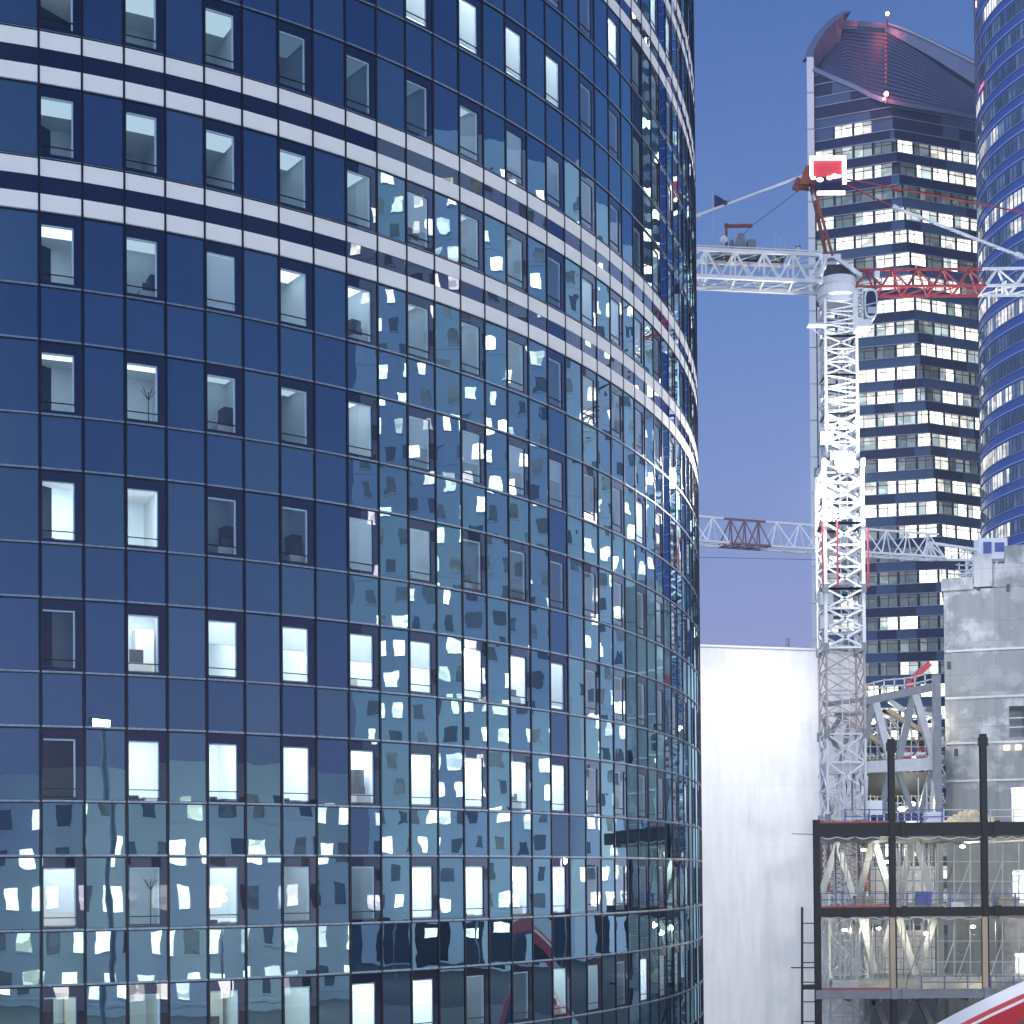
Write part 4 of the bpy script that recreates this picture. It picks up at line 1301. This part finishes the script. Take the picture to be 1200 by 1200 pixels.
mb.bar(at(1078, 656, 134.3), at(1150, 656, 135), .2)
mb.build('tie_frame', M['white_steel'], cr2)
mb = MB(); c_ = at(1152, 642, 135); mb.box((c_.x - .6, 134.3, c_.z - 1.1), (c_.x + 1.9, 135.7, c_.z + .7), 0)
mb.build('cab', M['white_steel'], cr2)
mb = MB(); mb.box((c_.x - .2, 134.22, c_.z - .75), (c_.x + .5, 134.28, c_.z + .35)); mb.box((c_.x + .8, 134.22, c_.z - .5), (c_.x + 1.6, 134.28, c_.z + .3)); mb.build('cab_window', M['blue_rail'], cr2)
cb = MB(); cb.bar(at(800, 652.5, 124), at(955, 656, 128), .03); cb.bar(at(770, 651, 123), at(800, 652.5, 124), .03); cb.build('hoist_cable', M['steel_dark'], cr2)

# ------------------------------------------------------------------ steel frame under construction
YF = 76.0
sf = thing('steel_frame', 'dark unfinished steel frame of columns and floor beams before the concrete core', 'building frame')
def fx(px): return at(px, 1050, YF).x
def fz(py): return at(1050, py, YF).z
cols_ = [(957.5, 960), (1046, 866), (1154, 861)]
for px, py in cols_:
    x = fx(px); mb = MB(); w_ = .15
    mb.box((x - w_, YF - .14, 0), (x + w_, YF - .11, fz(py))); mb.box((x - w_, YF + .11, 0), (x + w_, YF + .14, fz(py)))
    mb.box((x - .02, YF - .108, 0), (x + .02, YF + .108, fz(py)))
    if py < 900: mb.box((x - w_ - .05, YF - .17, fz(py + 14)), (x + w_ + .05, YF + .17, fz(py + 4)))
    mb.build('column', M['steel_dark'], sf)
x3 = fx(1200) + 5
bm2 = [(965, 979, 'steel_dark'), (1064, 1073, 'steel_dark'), (1160, 1169, 'steel_grey')]
for y_a, y_b, mm in bm2:
    mb = MB(); z0, z1 = fz(y_b), fz(y_a)
    mb.box((fx(957.5) - .15, YF - .16, z0), (x3, YF - .142, z1)); mb.box((fx(957.5) - .15, YF - .18, z1 + .002), (x3, YF + .1, z1 + .035)); mb.box((fx(957.5) - .15, YF - .18, z0 - .037), (x3, YF + .1, z0 - .002))
    for px in (1058, 1168, 1045.5, 1154): mb.box((fx(px) - .14, YF - .24, z0 - .06), (fx(px) + .14, YF - .185, z1 + .1))
    mb.build('floor_beam', M[mm], sf)
    # deck behind the beam
    dk = MB()
    za_, zb_ = z0 + .05, z1 - .03
    xa_, xb_ = fx(957.5) + .1, at(972, 1000, YF + 13).x
    dq = [(xa_, YF + .15), (x3, YF + .15), (x3, YF + 13), (xb_, YF + 13)]
    dk.face([(*q, zb_) for q in dq]); dk.face([(*q, za_) for q in reversed(dq)])
    for q in range(4): dk.face([(*dq[q], za_), (*dq[(q + 1) % 4], za_), (*dq[(q + 1) % 4], zb_), (*dq[q], zb_)])
    dk.build('floor_deck', M['steel_grey'], sf)
    ed = MB(); ed.box((fx(960), YF - .1, z1 + .04), (fx(1044), YF - .06, z1 + .12)); ed.build('toe_board', M['red_steel'], sf)
    # joists under the deck
    js = MB()
    xx = fx(962)
    while xx < x3:
        js.box((xx - .06, YF + .2, z0 - .22), (xx + .06, YF + min(12.8, max(1.0, (xx - fx(962)) * 5.0)), z0 + .045)); xx += 1.45
    js.build('deck_joists', M['steel_grey'], sf)
# lamplight on the two lower column lengths, painted as tan strips
for px in (1046, 1154):
    mb = MB(); mb.box((fx(px) - .19, YF - .20, fz(1158)), (fx(px) + .06, YF - .145, fz(1075))); mb.build('lit_column_strip', M['tan'], sf)
# rear columns and beams
for px in (1014, 1099):
    x = at(px, 950, 86).x; mb = MB(); mb.box((x - .2, 85.8, 0), (x + .2, 86.2, at(px, 965, 86).z if px != 1099 else at(px, 791, 86).z)); mb.build('column', M['steel_grey'], sf)
# V trusses, storey by storey
def vtruss(Y_, lines, w, m, name='truss_diagonal'):
    for (xa, ya, xb, yb) in lines:
        mb = MB(); mb.bar(at(xa, ya, Y_), at(xb, yb, Y_), w * .86, w * .86, up=(0, 1, 0)); mb.build(name, m, sf)
YT = 87.5
vtruss(YT, [(1023, 819, 1009, 890), (1071, 812, 1053, 890)], .42, M['steel_grey'])
vtruss(YT, [(1025, 821, 1043, 890), (1072, 814, 1095, 890)], .46, M['steel_pale'])
vtruss(YT, [(1008, 823, 1094, 805)], .5, M['steel_grey'], 'top_chord')
vtruss(YT - .6, [(962, 902, 1096, 895)], .75, M['steel_pale'], 'bottom_chord')
vtruss(YT + 2.0, [(1042, 821, 1060, 833), (1060, 833, 1104, 840), (1010, 832, 1050, 836), (1034, 832, 1104, 868)], .3, M['steel_pale'], 'roof_bracing')
vtruss(YT + 1.5, [(1040, 832, 1106, 872), (988, 842, 1040, 876)], .28, M['tan'], 'roof_bracing')
vtruss(YT, [(1052, 901, 1069, 953), (1092, 901, 1078, 953), (1041, 905, 1033, 953), (962, 908, 972, 955)], .34, M['steel_grey'])
YT2 = 84.5
vtruss(YT2, [(1022, 984, 1004, 1058), (1070, 982, 1052, 1058)], .40, M['steel_grey'])
vtruss(YT2, [(1024, 984, 1046, 1058), (1072, 982, 1095, 1058), (984, 1000, 1002, 1058), (982, 984, 962, 1050)], .38, M['steel_pale'])
vtruss(YT2, [(1009, 1076, 1025, 1140), (1053, 1076, 1072, 1142)], .40, M['steel_pale'])
vtruss(YT2, [(1046, 1076, 1027, 1140), (1095, 1076, 1074, 1142)], .38, M['steel_grey'])
vtruss(YT2, [(1022, 1172, 1010, 1215), (1024, 1172, 1044, 1215), (1070, 1172, 1052, 1215), (1078, 1172, 1098, 1215)], .40, M['steel_grey'])
# sloping dark soffit under the upper truss
mb = MB()
mb.face([at(1010, 905, YT + .4), at(1104, 905, YT + .4), at(1104, 930, YT + 4), at(1075, 944, YT + 5), at(1016, 936, YT + 4)])
mb.build('sloping_soffit', mat('dark_soffit_sheet', (.075, .085, .10), .6), sf)
# scaffolding behind the truss
sc_ = MB(); rs = random.Random(4)
for Y_ in (91, 93.5):
    for px in range(1012, 1108, 8):
        sc_.bar(at(px, 962, Y_), at(px, 836, Y_), .06)
    for py in range(842, 962, 11): sc_.bar(at(1010, py, Y_), at(1106, py, Y_), .055)
    for px in range(1012, 1100, 16):
        for py in (842, 875, 908): sc_.bar(at(px, py, Y_), at(px + 16, py + 33, Y_), .045)
sc_.build('scaffolding', M['steel_pale'], sf)
sc_ = MB()
for py in (868, 890, 912, 934):
    sc_.box((at(1012, py, 91).x, 91, at(1012, py, 91).z), (at(1106, py, 91).x, 93.4, at(1012, py, 91).z + .06))
sc_.build('scaffold_boards', M['tan'], sf)
sc_ = MB()
for yb, yt in ((1062, 985), (1158, 1076)):
    for px in list(range(1026, 1104, 11)):
        sc_.bar(at(px, yb, 89), at(px, yt, 89), .06)
    for py in range(yt + 8, yb, 13): sc_.bar(at(1020, py, 89), at(1104, py, 89), .05)
for px in (1120, 1133, 1147, 1167, 1176):
    sc_.bar(at(px, 1158, 84), at(px, 1080, 84), .06)
for py in range(1084, 1158, 7): sc_.bar(at(1122, py, 84), at(1132, py, 84), .045); sc_.bar(at(1168, py, 84), at(1176, py, 84), .045)
for py in (1095, 1120, 1140): sc_.bar(at(1120, py, 84), at(1147, py, 84), .05)
sc_.bar(at(1122, 1150, 84), at(1146, 1120, 84), .045); sc_.bar(at(1122, 1118, 84), at(1146, 1096, 84), .045)
sc_.build('scaffolding', M['steel_grey'], sf)
# upper guard rails on the truss top
sc_ = MB()
tops = [(1012, 803), (1024, 800), (1036, 797), (1048, 796), (1060, 795), (1072, 793), (1084, 790), (1095, 787)]
for q in range(len(tops) - 1):
    a_, b_ = at(*tops[q], YT), at(*tops[q + 1], YT)
    for dz in (0, -.38): sc_.bar(a_ + Vector((0, 0, dz)), b_ + Vector((0, 0, dz)), .07)
    sc_.bar(a_ + Vector((0, 0, .08)), a_ + Vector((0, 0, -1.0)), .07)
sc_.build('guard_rail', M['steel_pale'], sf)
# guard rails at each deck
def rail(y_base, y_top, x_a, x_b, Y_, m):
    mb = MB(); n_ = max(2, int((x_b - x_a) / 25))
    for k in range(n_ + 1):
        px = x_a + (x_b - x_a) * k / n_
        mb.bar(at(px, y_base, Y_), at(px, y_top, Y_), .055)
    for t in (0.05, .5):
        mb.bar(at(x_a, y_top + (y_base - y_top) * t, Y_), at(x_b, y_top + (y_base - y_top) * t, Y_), .045)
    mb.build('guard_rail', m, sf)
rail(966, 948, 990, 1104, YF + .3, M['blue_rail']); rail(966, 948, 1106, 1215, YF + .4, M['steel_pale'])
rail(1063, 1046, 962, 1215, YF + .3, M['blue_rail'])
rail(1159, 1143, 1080, 1215, YF + .3, M['blue_rail'])
# bright work lamps in the frame
M['worklamp'] = emit_mat('work_lamp', (1.0, .90, .72), 24)
for px, py, Y_, en in ((1190, 982, 84, 250), (1039, 1010, 84, 160), (1068, 942, 88, 130), (1057, 948, 89, 110), (1085, 1094, 84, 160), (1012, 996, 83, 160), (990, 1090, 82, 200), (1128, 992, 86, 380), (1140, 1086, 86, 380), (1030, 1088, 84, 160), (1022, 846, 92, 200), (1086, 850, 92, 200)):
    c_ = at(px, py, Y_); mb = MB(); mb.sphere(c_, .10 if py > 960 else .16, sc=(1.5, 1, .8)); mb.build('work_lamp', M['worklamp'], sf)
    ld = bpy.data.lights.new('work_light', 'POINT'); ld.energy = en; ld.color = (1, .86, .62); ld.shadow_soft_size = .15
    lo = bpy.data.objects.new('work_light', ld); lo.location = c_ + Vector((0, -.35, 0)); col.objects.link(lo); lo.parent = sf
# second row of trusses and joists deeper in the frame
rs2 = random.Random(14)
sc_ = MB()
for (yt, yb) in ((986, 1058), (1078, 1150), (906, 955)):
    for px in range(966, 1100, 17):
        sc_.bar(at(px, yt, 95), at(px + 9, yb, 95), .16); sc_.bar(at(px + 17, yt, 95), at(px + 9, yb, 95), .16)
    for k in range(16):
        px = rs2.uniform(964, 1098); sc_.bar(at(px, yb + 4, 81), at(px + rs2.uniform(-3, 3), yt + rs2.uniform(0, 14), 81), .06)
sc_.build('rear_lattice', M['steel_pale'], sf)
sc_ = MB()
for k in range(48):
    px, py = 1012 + 8 * rs2.randrange(10), 842 + 11 * rs2.randrange(9)
    q = rs2.choice([(16, 0), (8, 11), (16, 11), (16, -11), (8, 22)])
    sc_.bar(at(px, py, 91), at(px + q[0], py + q[1], 93.5), rs2.uniform(.06, .15))
for px, py, qx, qy in ((962, 880, 986, 838), (964, 842, 984, 884), (978, 838, 1010, 836), (966, 826, 1010, 820), (984, 900, 996, 846)):
    sc_.bar(at(px, py, 91), at(qx, qy, 91), .26)
sc_.build('site_steelwork', M['steel_grey'], sf)
sc_ = MB()
for (yt, yb, Y_) in ((988, 1060, 79), (1080, 1156, 79), (988, 1060, 88), (1080, 1156, 88)):
    for f_ in (.3, .62):
        py = yt + (yb - yt) * f_; sc_.bar(at(966, py, Y_), at(1194, py, Y_), .045)
    for k in range(5):
        px = 966 + 19 * rs2.randrange(11); sc_.bar(at(px, yb, Y_), at(px + 19, yt + (yb - yt) * .3, Y_), .04)
    for px in range(966, 1200, 19): sc_.bar(at(px, yb, Y_), at(px, yt, Y_), .05)
sc_.build('deck_props', M['steel_pale'], sf)
# small stacks of material on the decks
for (px, py, w_, h_, d_, mm, lab, nm) in ((1012, 1063, .9, .5, .7, 'tan', 'small stack of timber on the middle deck, left of the first tall column', 'timber_stack'), (1082, 1063, .7, .7, .6, 'blue_rail', 'blue tool chest on the middle deck between the two tall columns', 'tool_chest'),
        (990, 1159, 1.3, .3, .8, 'steel_pale', 'bundle of pale metal sheets on the lowest deck in the leftmost bay', 'sheet_bundle'), (1094, 965, .8, .55, .7, 'trim', 'white material crate on the top deck between the two tall columns', 'crate'),
        (1180, 1063, 1.0, .4, .7, 'tan', 'timber stack on the middle deck right of the rightmost column', 'timber_stack')):
    a_ = at(px, py, YF + 1.2); zb_ = fz(py) + .04
    mb = MB(); n_ = max(2, int(h_ / .13))
    for k in range(n_):
        o_ = rs2.uniform(-.05, .05)
        mb.box((a_.x - w_ / 2 + o_, YF + .9, zb_ + h_ * k / n_ + .004), (a_.x + w_ / 2 + o_, YF + .9 + d_, zb_ + h_ * (k + 1) / n_ - .006))
    tag(mb.build(nm, M[mm]), lab, nm.replace('_', ' '))
# light panels / pale hoardings deep inside the frame
mb = MB()
for (xa, xb, ya, yb, Y_) in ((1016, 1034, 955, 938, 86), ):
    a_, b_ = at(xa, ya, Y_), at(xb, yb, Y_); mb.box((a_.x, Y_, a_.z), (b_.x, Y_ + .1, b_.z))
mb.build('pale_board', M['trim'], sf)
mb = MB()
for (xa, xb, ya, yb) in ((1012, 1104, 1062, 1015), (1012, 1104, 1158, 1090)):
    a_, b_ = at(xa, ya, 91), at(xb, yb, 91); mb.box((a_.x, 91, a_.z), (b_.x, 91.2, b_.z))
mb.build('inner_hoarding', M['white_wall'], sf)

def net_mat():
    m, n, l = new_mat('debris_netting')
    out = n.new('ShaderNodeOutputMaterial')
    tc = n.new('ShaderNodeTexCoord')
    no = n.new('ShaderNodeTexNoise'); no.inputs['Scale'].default_value = 1.2; no.inputs['Detail'].default_value = 8
    l.new(tc.outputs['Object'], no.inputs['Vector'])
    mr = n.new('ShaderNodeMapRange'); mr.inputs['From Min'].default_value = .3; mr.inputs['From Max'].default_value = .75
    mr.inputs['To Min'].default_value = .04; mr.inputs['To Max'].default_value = .24
    l.new(no.outputs['Fac'], mr.inputs['Value'])
    t = n.new('ShaderNodeBsdfTransparent'); d = n.new('ShaderNodeBsdfDiffuse'); d.inputs[0].default_value = (.42, .46, .38, 1)
    x = n.new('ShaderNodeMixShader'); l.new(mr.outputs['Result'], x.inputs[0]); l.new(t.outputs[0], x.inputs[1]); l.new(d.outputs[0], x.inputs[2])
    l.new(x.outputs[0], out.inputs[0])
    return m
M['net'] = net_mat()
rn = random.Random(9)
def net(xa, xb, ya, yb, Y_, label):
    mb = MB(); n_ = 18; rows = 6
    P = []
    for r_ in range(rows + 1):
        row = []
        for k in range(n_ + 1):
            px = xa + (xb - xa) * k / n_
            sag = 3.2 * abs(math.sin(k * math.pi / 4.5)) * (1 - r_ / rows)
            p = at(px, ya + sag + (yb - ya - sag) * r_ / rows, Y_); p.y += .12 * math.sin(k * 1.3 + r_) * (r_ / rows)
            row.append(p)
        P.append(row)
    for r_ in range(rows):
        for k in range(n_): mb.face([P[r_ + 1][k], P[r_ + 1][k + 1], P[r_][k + 1], P[r_][k]], 0)
    for k in range(n_): mb.bar(P[0][k], P[0][k + 1], .05, mi=1)
    tag(mb.build('debris_net', [M['net'], M['steel_pale']]), label, 'safety net', 'debris nets hung in the steel frame')
net(960.5, 1043, 980, 1062, YF + .02, 'translucent debris net in the leftmost bay of the steel frame, under the top beam')
net(1049, 1151, 980, 1062, YF + .02, 'translucent debris net between the two tall dark columns, under the top beam')
net(1157, 1215, 980, 1062, YF + .02, 'translucent debris net right of the rightmost column, under the top beam')
net(960.5, 1043, 1074, 1158, YF + .02, 'translucent debris net in the leftmost bay of the frame, under the second beam')
net(1049, 1151, 1074, 1158, YF + .02, 'translucent debris net between the two lamplit tan columns, under the second beam')

# loose things on the decks
mb = MB(); rt_ = random.Random(6)
c_ = at(1136, 964, YF + 3)
n_ = 14
for k in range(n_):
    for r_ in range(5):
        def hp_(k, r_):
            t, s = k / n_, r_ / 5
            return (c_.x - 1.2 + 2.6 * t, YF + 2.2 + 1.6 * s, c_.z + (.62 * math.sin(math.pi * t) ** .7 * math.sin(math.pi * s) + .10 * math.sin(k * 2.1 + r_ * 1.7)) if 0 < t < 1 and 0 < s < 1 else c_.z)
        mb.face([hp_(k, r_), hp_(k + 1, r_), hp_(k + 1, r_ + 1), hp_(k, r_ + 1)])
tag(mb.build('tarpaulin', mat('sand_tarpaulin', (.55, .45, .28), .8, var=.2, scale=2)), 'sand coloured tarpaulin heap lying on the top deck of the frame', 'tarpaulin')
mb = MB(); a_ = at(1112, 1062, YF + .6); mb.box((a_.x, YF + .5, fz(1064) + .04), (a_.x + .72, YF + 1.1, fz(1064) + .2)); mb.box((a_.x + .02, YF + .52, fz(1064) + .203), (a_.x + .70, YF + 1.08, fz(1064) + .24))
tag(mb.build('board_stack', M['trim']), 'low stack of white boards lying on the middle deck before the concrete core', 'board stack')
cb_ = MB(); cb_.bar(at(1067, 797, 90), at(1089.5, 777.5, 90), .34, .34); cb_.bar(at(1067, 797, 90), at(1066, 812, 90), .34); cb_.box(tuple(at(1064.5, 815, 90) - Vector((0, .3, 0))), tuple(at(1072, 803, 90) + Vector((0, .3, 0))))
tag(cb_.build('lifting_boom', M['red_steel']), 'short red lifting boom rising above the steel truss beside the core', 'boom')
# red site barriers and workers' gear in the upper truss bay
for n_, (xa, xb) in enumerate(((1057, 1067), (1074, 1084))):
    mb = MB(); a_, b_ = at(xa, 890, YT + .8), at(xb, 876, YT + .8)
    for t in (.15, .5, .85): 
        z = a_.z + (b_.z - a_.z) * t; mb.box((a_.x, YT + .78, z - .07), (b_.x, YT + .82, z + .07), 0 if t != .5 else 1)
    for x in (a_.x + .03, b_.x - .03): mb.bar((x, YT + .85, a_.z - .1), (x, YT + .85, b_.z), .05)
    tag(mb.build('site_barrier', [M['red_steel'], M['trim']]), ('red and white site barrier inside the first V of the upper truss' , 'red and white site barrier inside the right hand V of the upper truss')[n_], 'barrier', 'site barriers in the upper truss')
# external ladder beside the left column
ldr = MB()
YL = YF - .1
ldr.bar(at(940, 1215, YL), at(940, 1063, YL), .10)
for py in range(1082, 1215, 23): ldr.bar(at(940, py, YL), at(955, py, YL), .05)
ldr.bar(at(927, 1134, YL), at(956, 1134, YL), .06); ldr.bar(at(928, 977, YL), at(957, 978, YL), .035)
ldr.box(tuple(at(940, 1158, YL) - Vector((0, .3, .05))), tuple(at(958, 1154, YL) + Vector((0, .3, 0))))
tag(ldr.build('safety_ladder', M['steel_dark']), 'thin dark edge ladder with rungs standing left of the outermost steel column', 'ladder')
# scaffold and gear on the core top
sc_ = MB()
for px in (1124, 1134, 1141): sc_.bar(at(px, 684, YC - .4), at(px, 660, YC - .4), .06)
for py in (662, 668, 674, 680): sc_.bar(at(1120, py, YC - .4), at(1145, py + 1, YC - .4), .06)
sc_.bar(at(1112, 673, YC - .4), at(1150, 671, YC - .4), .08); sc_.bar(at(1122, 682, YC - .4), at(1141, 663, YC - .4), .05)
tag(sc_.build('core_scaffold', M['steel_pale']), 'small tangle of scaffold tubes on the stepped top of the concrete core', 'scaffold')

# ------------------------------------------------------------------ red and white arch, lower right
YA = 62.0
ar = thing('arched_canopy', 'red and white arched canopy edge rising from the bottom right corner', 'canopy')
def arch_z(x): return 8.33 - .0168 * (x - 33.0) ** 2
def strip(z0, y0, z1, y1, m, name):
    mb = MB(); N = 36
    for k in range(N):
        xa, xb = 12.0 + 42.0 * k / N, 12.0 + 42.0 * (k + 1) / N
        mb.face([(xa, y0, arch_z(xa) + z0), (xb, y0, arch_z(xb) + z0), (xb, y1, arch_z(xb) + z1), (xa, y1, arch_z(xa) + z1)])
    mb.build(name, m, ar)
M['canopy_red'] = mat('canopy_red_paint', (.60, .04, .05), .4, var=.06)
M['canopy_white'] = mat('canopy_white_panel', (.82, .82, .84), .4, var=.05)
strip(-.12, YA + .9, -.42, YA, M['canopy_white'], 'white_roof')
strip(-.42, YA, -.62, YA - .02, M['canopy_red'], 'red_stripe')
strip(-.62, YA - .02, -.74, YA - .03, M['canopy_white'], 'white_stripe')
strip(-.74, YA - .03, -1.5, YA + .1, M['canopy_red'], 'red_fascia')
strip(-1.5, YA + .1, -1.5, YA + .9, M['steel_grey'], 'underside')
strip(-1.5, YA + .9, -.12, YA + .9, M['canopy_red'], 'rear_fascia')

# ------------------------------------------------------------------ buildings opposite, seen in the glass
M['a_wall'] = mat('pale_render', (.60, .70, .82), .8, var=.12, scale=.12)
M['b_wall'] = mat('stone_facade', (.76, .82, .88), .8, var=.12, scale=.15)
M['a_wall_bright'] = mat('floodlit_render', (.78, .82, .88), .8, var=.1, scale=.12)  # paler than the first block: site floodlight put into the colour
M['c_wall'] = mat('dark_curtain_wall', (.012, .015, .03), .2, var=.2, scale=.2)
M['op_lit'] = lit_pane_mat('opposite_window_glow', (1.0, .96, .90), 12.0, body=(.10, .13, .18), scale=.9)
M['podium'] = mat('dark_arcade_glass', (.01, .012, .015), .15)
def block(label, origin, udir, length, height, depth, fl_h, win_w, win_h, step, p_lit, wall, seed, z_base=0.0, arcade=True, band=False, name='office_block'):
    rb2 = random.Random(seed)
    t = thing(name, label, 'building')
    u = Vector((udir[0], udir[1], 0)).normalized(); n_ = Vector((u.y, -u.x, 0))   # n_ faces out
    o = Vector((*origin, 0))
    def P(s, z, d=0.0): return o + u * s + n_ * d + Vector((0, 0, z))
    mb = MB()
    mb.face([P(0, z_base), P(length, z_base), P(length, height), P(0, height)])
    mb.face([P(length, z_base), P(length, z_base, -depth), P(length, height, -depth), P(length, height)])
    mb.face([P(0, z_base, -depth), P(0, z_base), P(0, height), P(0, height, -depth)])
    mb.face([P(length, z_base, -depth), P(0, z_base, -depth), P(0, height, -depth), P(length, height, -depth)])
    mb.face([P(0, height), P(length, height), P(length, height, -depth), P(0, height, -depth)])
    mb.build('wall', wall, t)
    wb = MB(); sb = MB(); z = 6.5 if arcade else 1.2
    row = 0
    while z + win_h < height - 1.2:
        s = .6 + rb2.random() * .4; run = 0
        while s + win_w < length - .4:
            lit = rb2.random() < p_lit
            if band: 
                if run <= 0: run = rb2.randint(2, 7); on = rb2.random() < p_lit
                run -= 1; lit = on
            v = rb2.choice([1, 1, .9, .6, .35]) if lit else rb2.choice([.004, .008, .015, .03])
            w_ = win_w * (rb2.choice([1, 1, 1.0, 1.35, .7]) if not band else 1)
            cc = (v, v * rb2.uniform(.92, 1), v * rb2.uniform(.8, 1))
            q = [P(s, z, .02), P(s + w_, z, .02), P(s + w_, z + win_h, .02), P(s, z + win_h, .02)]
            wb.face(q, 0, None, cc)
            if not band:
                sb.bar(P(s - .06, z - .08, .08), P(s + w_ + .06, z - .08, .08), .16, .12)
            s += max(step * (rb2.uniform(.85, 1.25) if not band else 1), w_ + .15)
        if not band and row % 4 == 0: sb.bar(P(0, z - .5, .05), P(length, z - .5, .05), .12, .2)
        z += fl_h; row += 1
    tag(wb.build('lit_and_dark_windows', M['op_lit'], t), kind='stuff')
    if sb.f: sb.build('sills_and_string_courses', wall, t)
    if arcade:
        ab = MB(); s = 1.0
        while s + 4 < length:
            ab.face([P(s, .2, .03), P(s + 3.0, .2, .03), P(s + 3.0, 5.2, .03), P(s, 5.2, .03)], 0)
            if rb2.random() < .45: ab.face([P(s + .4, 3.4, .05), P(s + 2.4, 3.4, .05), P(s + 2.4, 4.6, .05), P(s + .4, 4.6, .05)], 1, None, (.6, .58, .5))
            s += 4.6
        ab.build('arcade_openings', [M['podium'], M['op_lit']], t)
    return t
# long pale block across the site (two lengths with a gap), and the dark tower behind it
block('tall pale block of small punched windows, mirrored in the middle of the curved glass', (118, 98), (0, -1), 84, 92, 16, 3.1, 1.15, 1.6, 2.5, .42, M['a_wall'], 21)
block('second pale block of punched windows, mirrored towards the right of the curved glass', (118, 236), (0, -1), 122, 96, 16, 3.1, 1.15, 1.65, 2.6, .44, M['a_wall_bright'], 22)
block('dark tower with bands of lit offices, mirrored near the edge of the glass', (176, 330), (.35, -1), 70, 205, 40, 3.7, 1.5, 1.9, 1.62, .30, M['c_wall'], 23, arcade=False, band=True, name='office_tower')
block('low stone block with tall windows, mirrored at the lower left of the glass', (70, 24), (-.68, -.73), 96, 18.6, 14, 3.3, 1.0, 1.75, 2.2, .5, M['b_wall'], 24, arcade=False)

# plaza street lamps; the row by the tall blocks is added to light them
def small_lamp(x, y, h, en, lab):
    t = thing('street_lamp', lab, 'street lamp', 'street lamps mirrored in the glass')
    mb = MB(); mb.bar((x, y, 0), (x, y, h), .16, sides=8); mb.bar((x, y, h), (x - .9, y + .3, h + .25), .09); mb.build('pole', M['steel_grey'], t)
    mb = MB(); mb.sphere((x - 1.1, y + .35, h + .2), .28, sc=(1.3, 1, .6)); mb.build('lamp_head', emit_mat('warm_lamp_globe', (1, .86, .66), 22), t)
    ld = bpy.data.lights.new('street_light', 'POINT'); ld.energy = en; ld.color = (1, .95, .90); ld.shadow_soft_size = .3
    lo = bpy.data.objects.new('street_light', ld); lo.location = (x - 1.1, y + .35, h - .35); col.objects.link(lo); lo.parent = t
for (x, y) in ((54, 22), (40, 8), (27, -6), (13, -21)): small_lamp(x, y, 9, 3400, 'slim street lamp before the low stone block, mirrored as a small warm glint')
for (x, y) in ((98, 30), (98, 62), (98, 95), (98, 135), (98, 175)): small_lamp(x, y, 12, 11000, 'slim lamp post added out of view to light the tall pale blocks')

# high mast street lamp, mirrored in the lower left panels
lampx, lampy = 11.3, 9.7
sl = thing('street_lamp', 'tall lamp post with a bright floodlight head, mirrored in the lower left of the glass', 'street lamp')
mb = MB(); mb.bar((lampx, lampy, 0), (lampx, lampy, 18.2), .34, sides=12); mb.build('pole', M['steel_pale'], sl)
mb = MB(); mb.box((lampx - .7, lampy - .2, 18.2), (lampx + .7, lampy + .2, 18.8)); mb.build('lamp_housing', M['steel_grey'], sl)
mb = MB(); 
for q in (-.45, 0, .45): mb.face([(lampx + q - .18, lampy + .215, 18.28), (lampx + q + .18, lampy + .215, 18.28), (lampx + q + .18, lampy + .215, 18.72), (lampx + q - .18, lampy + .215, 18.72)])
mb.build('lamp_lens', emit_mat('street_flood_lens', (1, .95, .85), 60), sl)
ld = bpy.data.lights.new('street_flood', 'SPOT'); ld.energy = 36000; ld.color = (1.0, .97, .97); ld.spot_size = R(36); ld.spot_blend = .5; ld.shadow_soft_size = 1.0
lo = bpy.data.objects.new('street_flood', ld); lo.location = (lampx, lampy + .5, 18.5)
aim = Vector((21.5, 98, 20)) - Vector(lo.location)
lo.rotation_euler = aim.to_track_quat('-Z', 'Y').to_euler(); col.objects.link(lo); lo.parent = sl

# ------------------------------------------------------------------ evening haze over the whole site
def haze(density):
    m, n, l = new_mat('evening_haze')
    out = n.new('ShaderNodeOutputMaterial')
    v = n.new('ShaderNodeVolumePrincipled')
    v.inputs['Color'].default_value = (.70, .86, 1.0, 1)
    v.inputs['Density'].default_value = density
    l.new(v.outputs[0], out.inputs['Volume'])
    mb = MB(); mb.box((-310, -210, -1.0), (410, 490, 212.0))
    tag(mb.build('haze', m), kind='stuff')
haze(.00035)
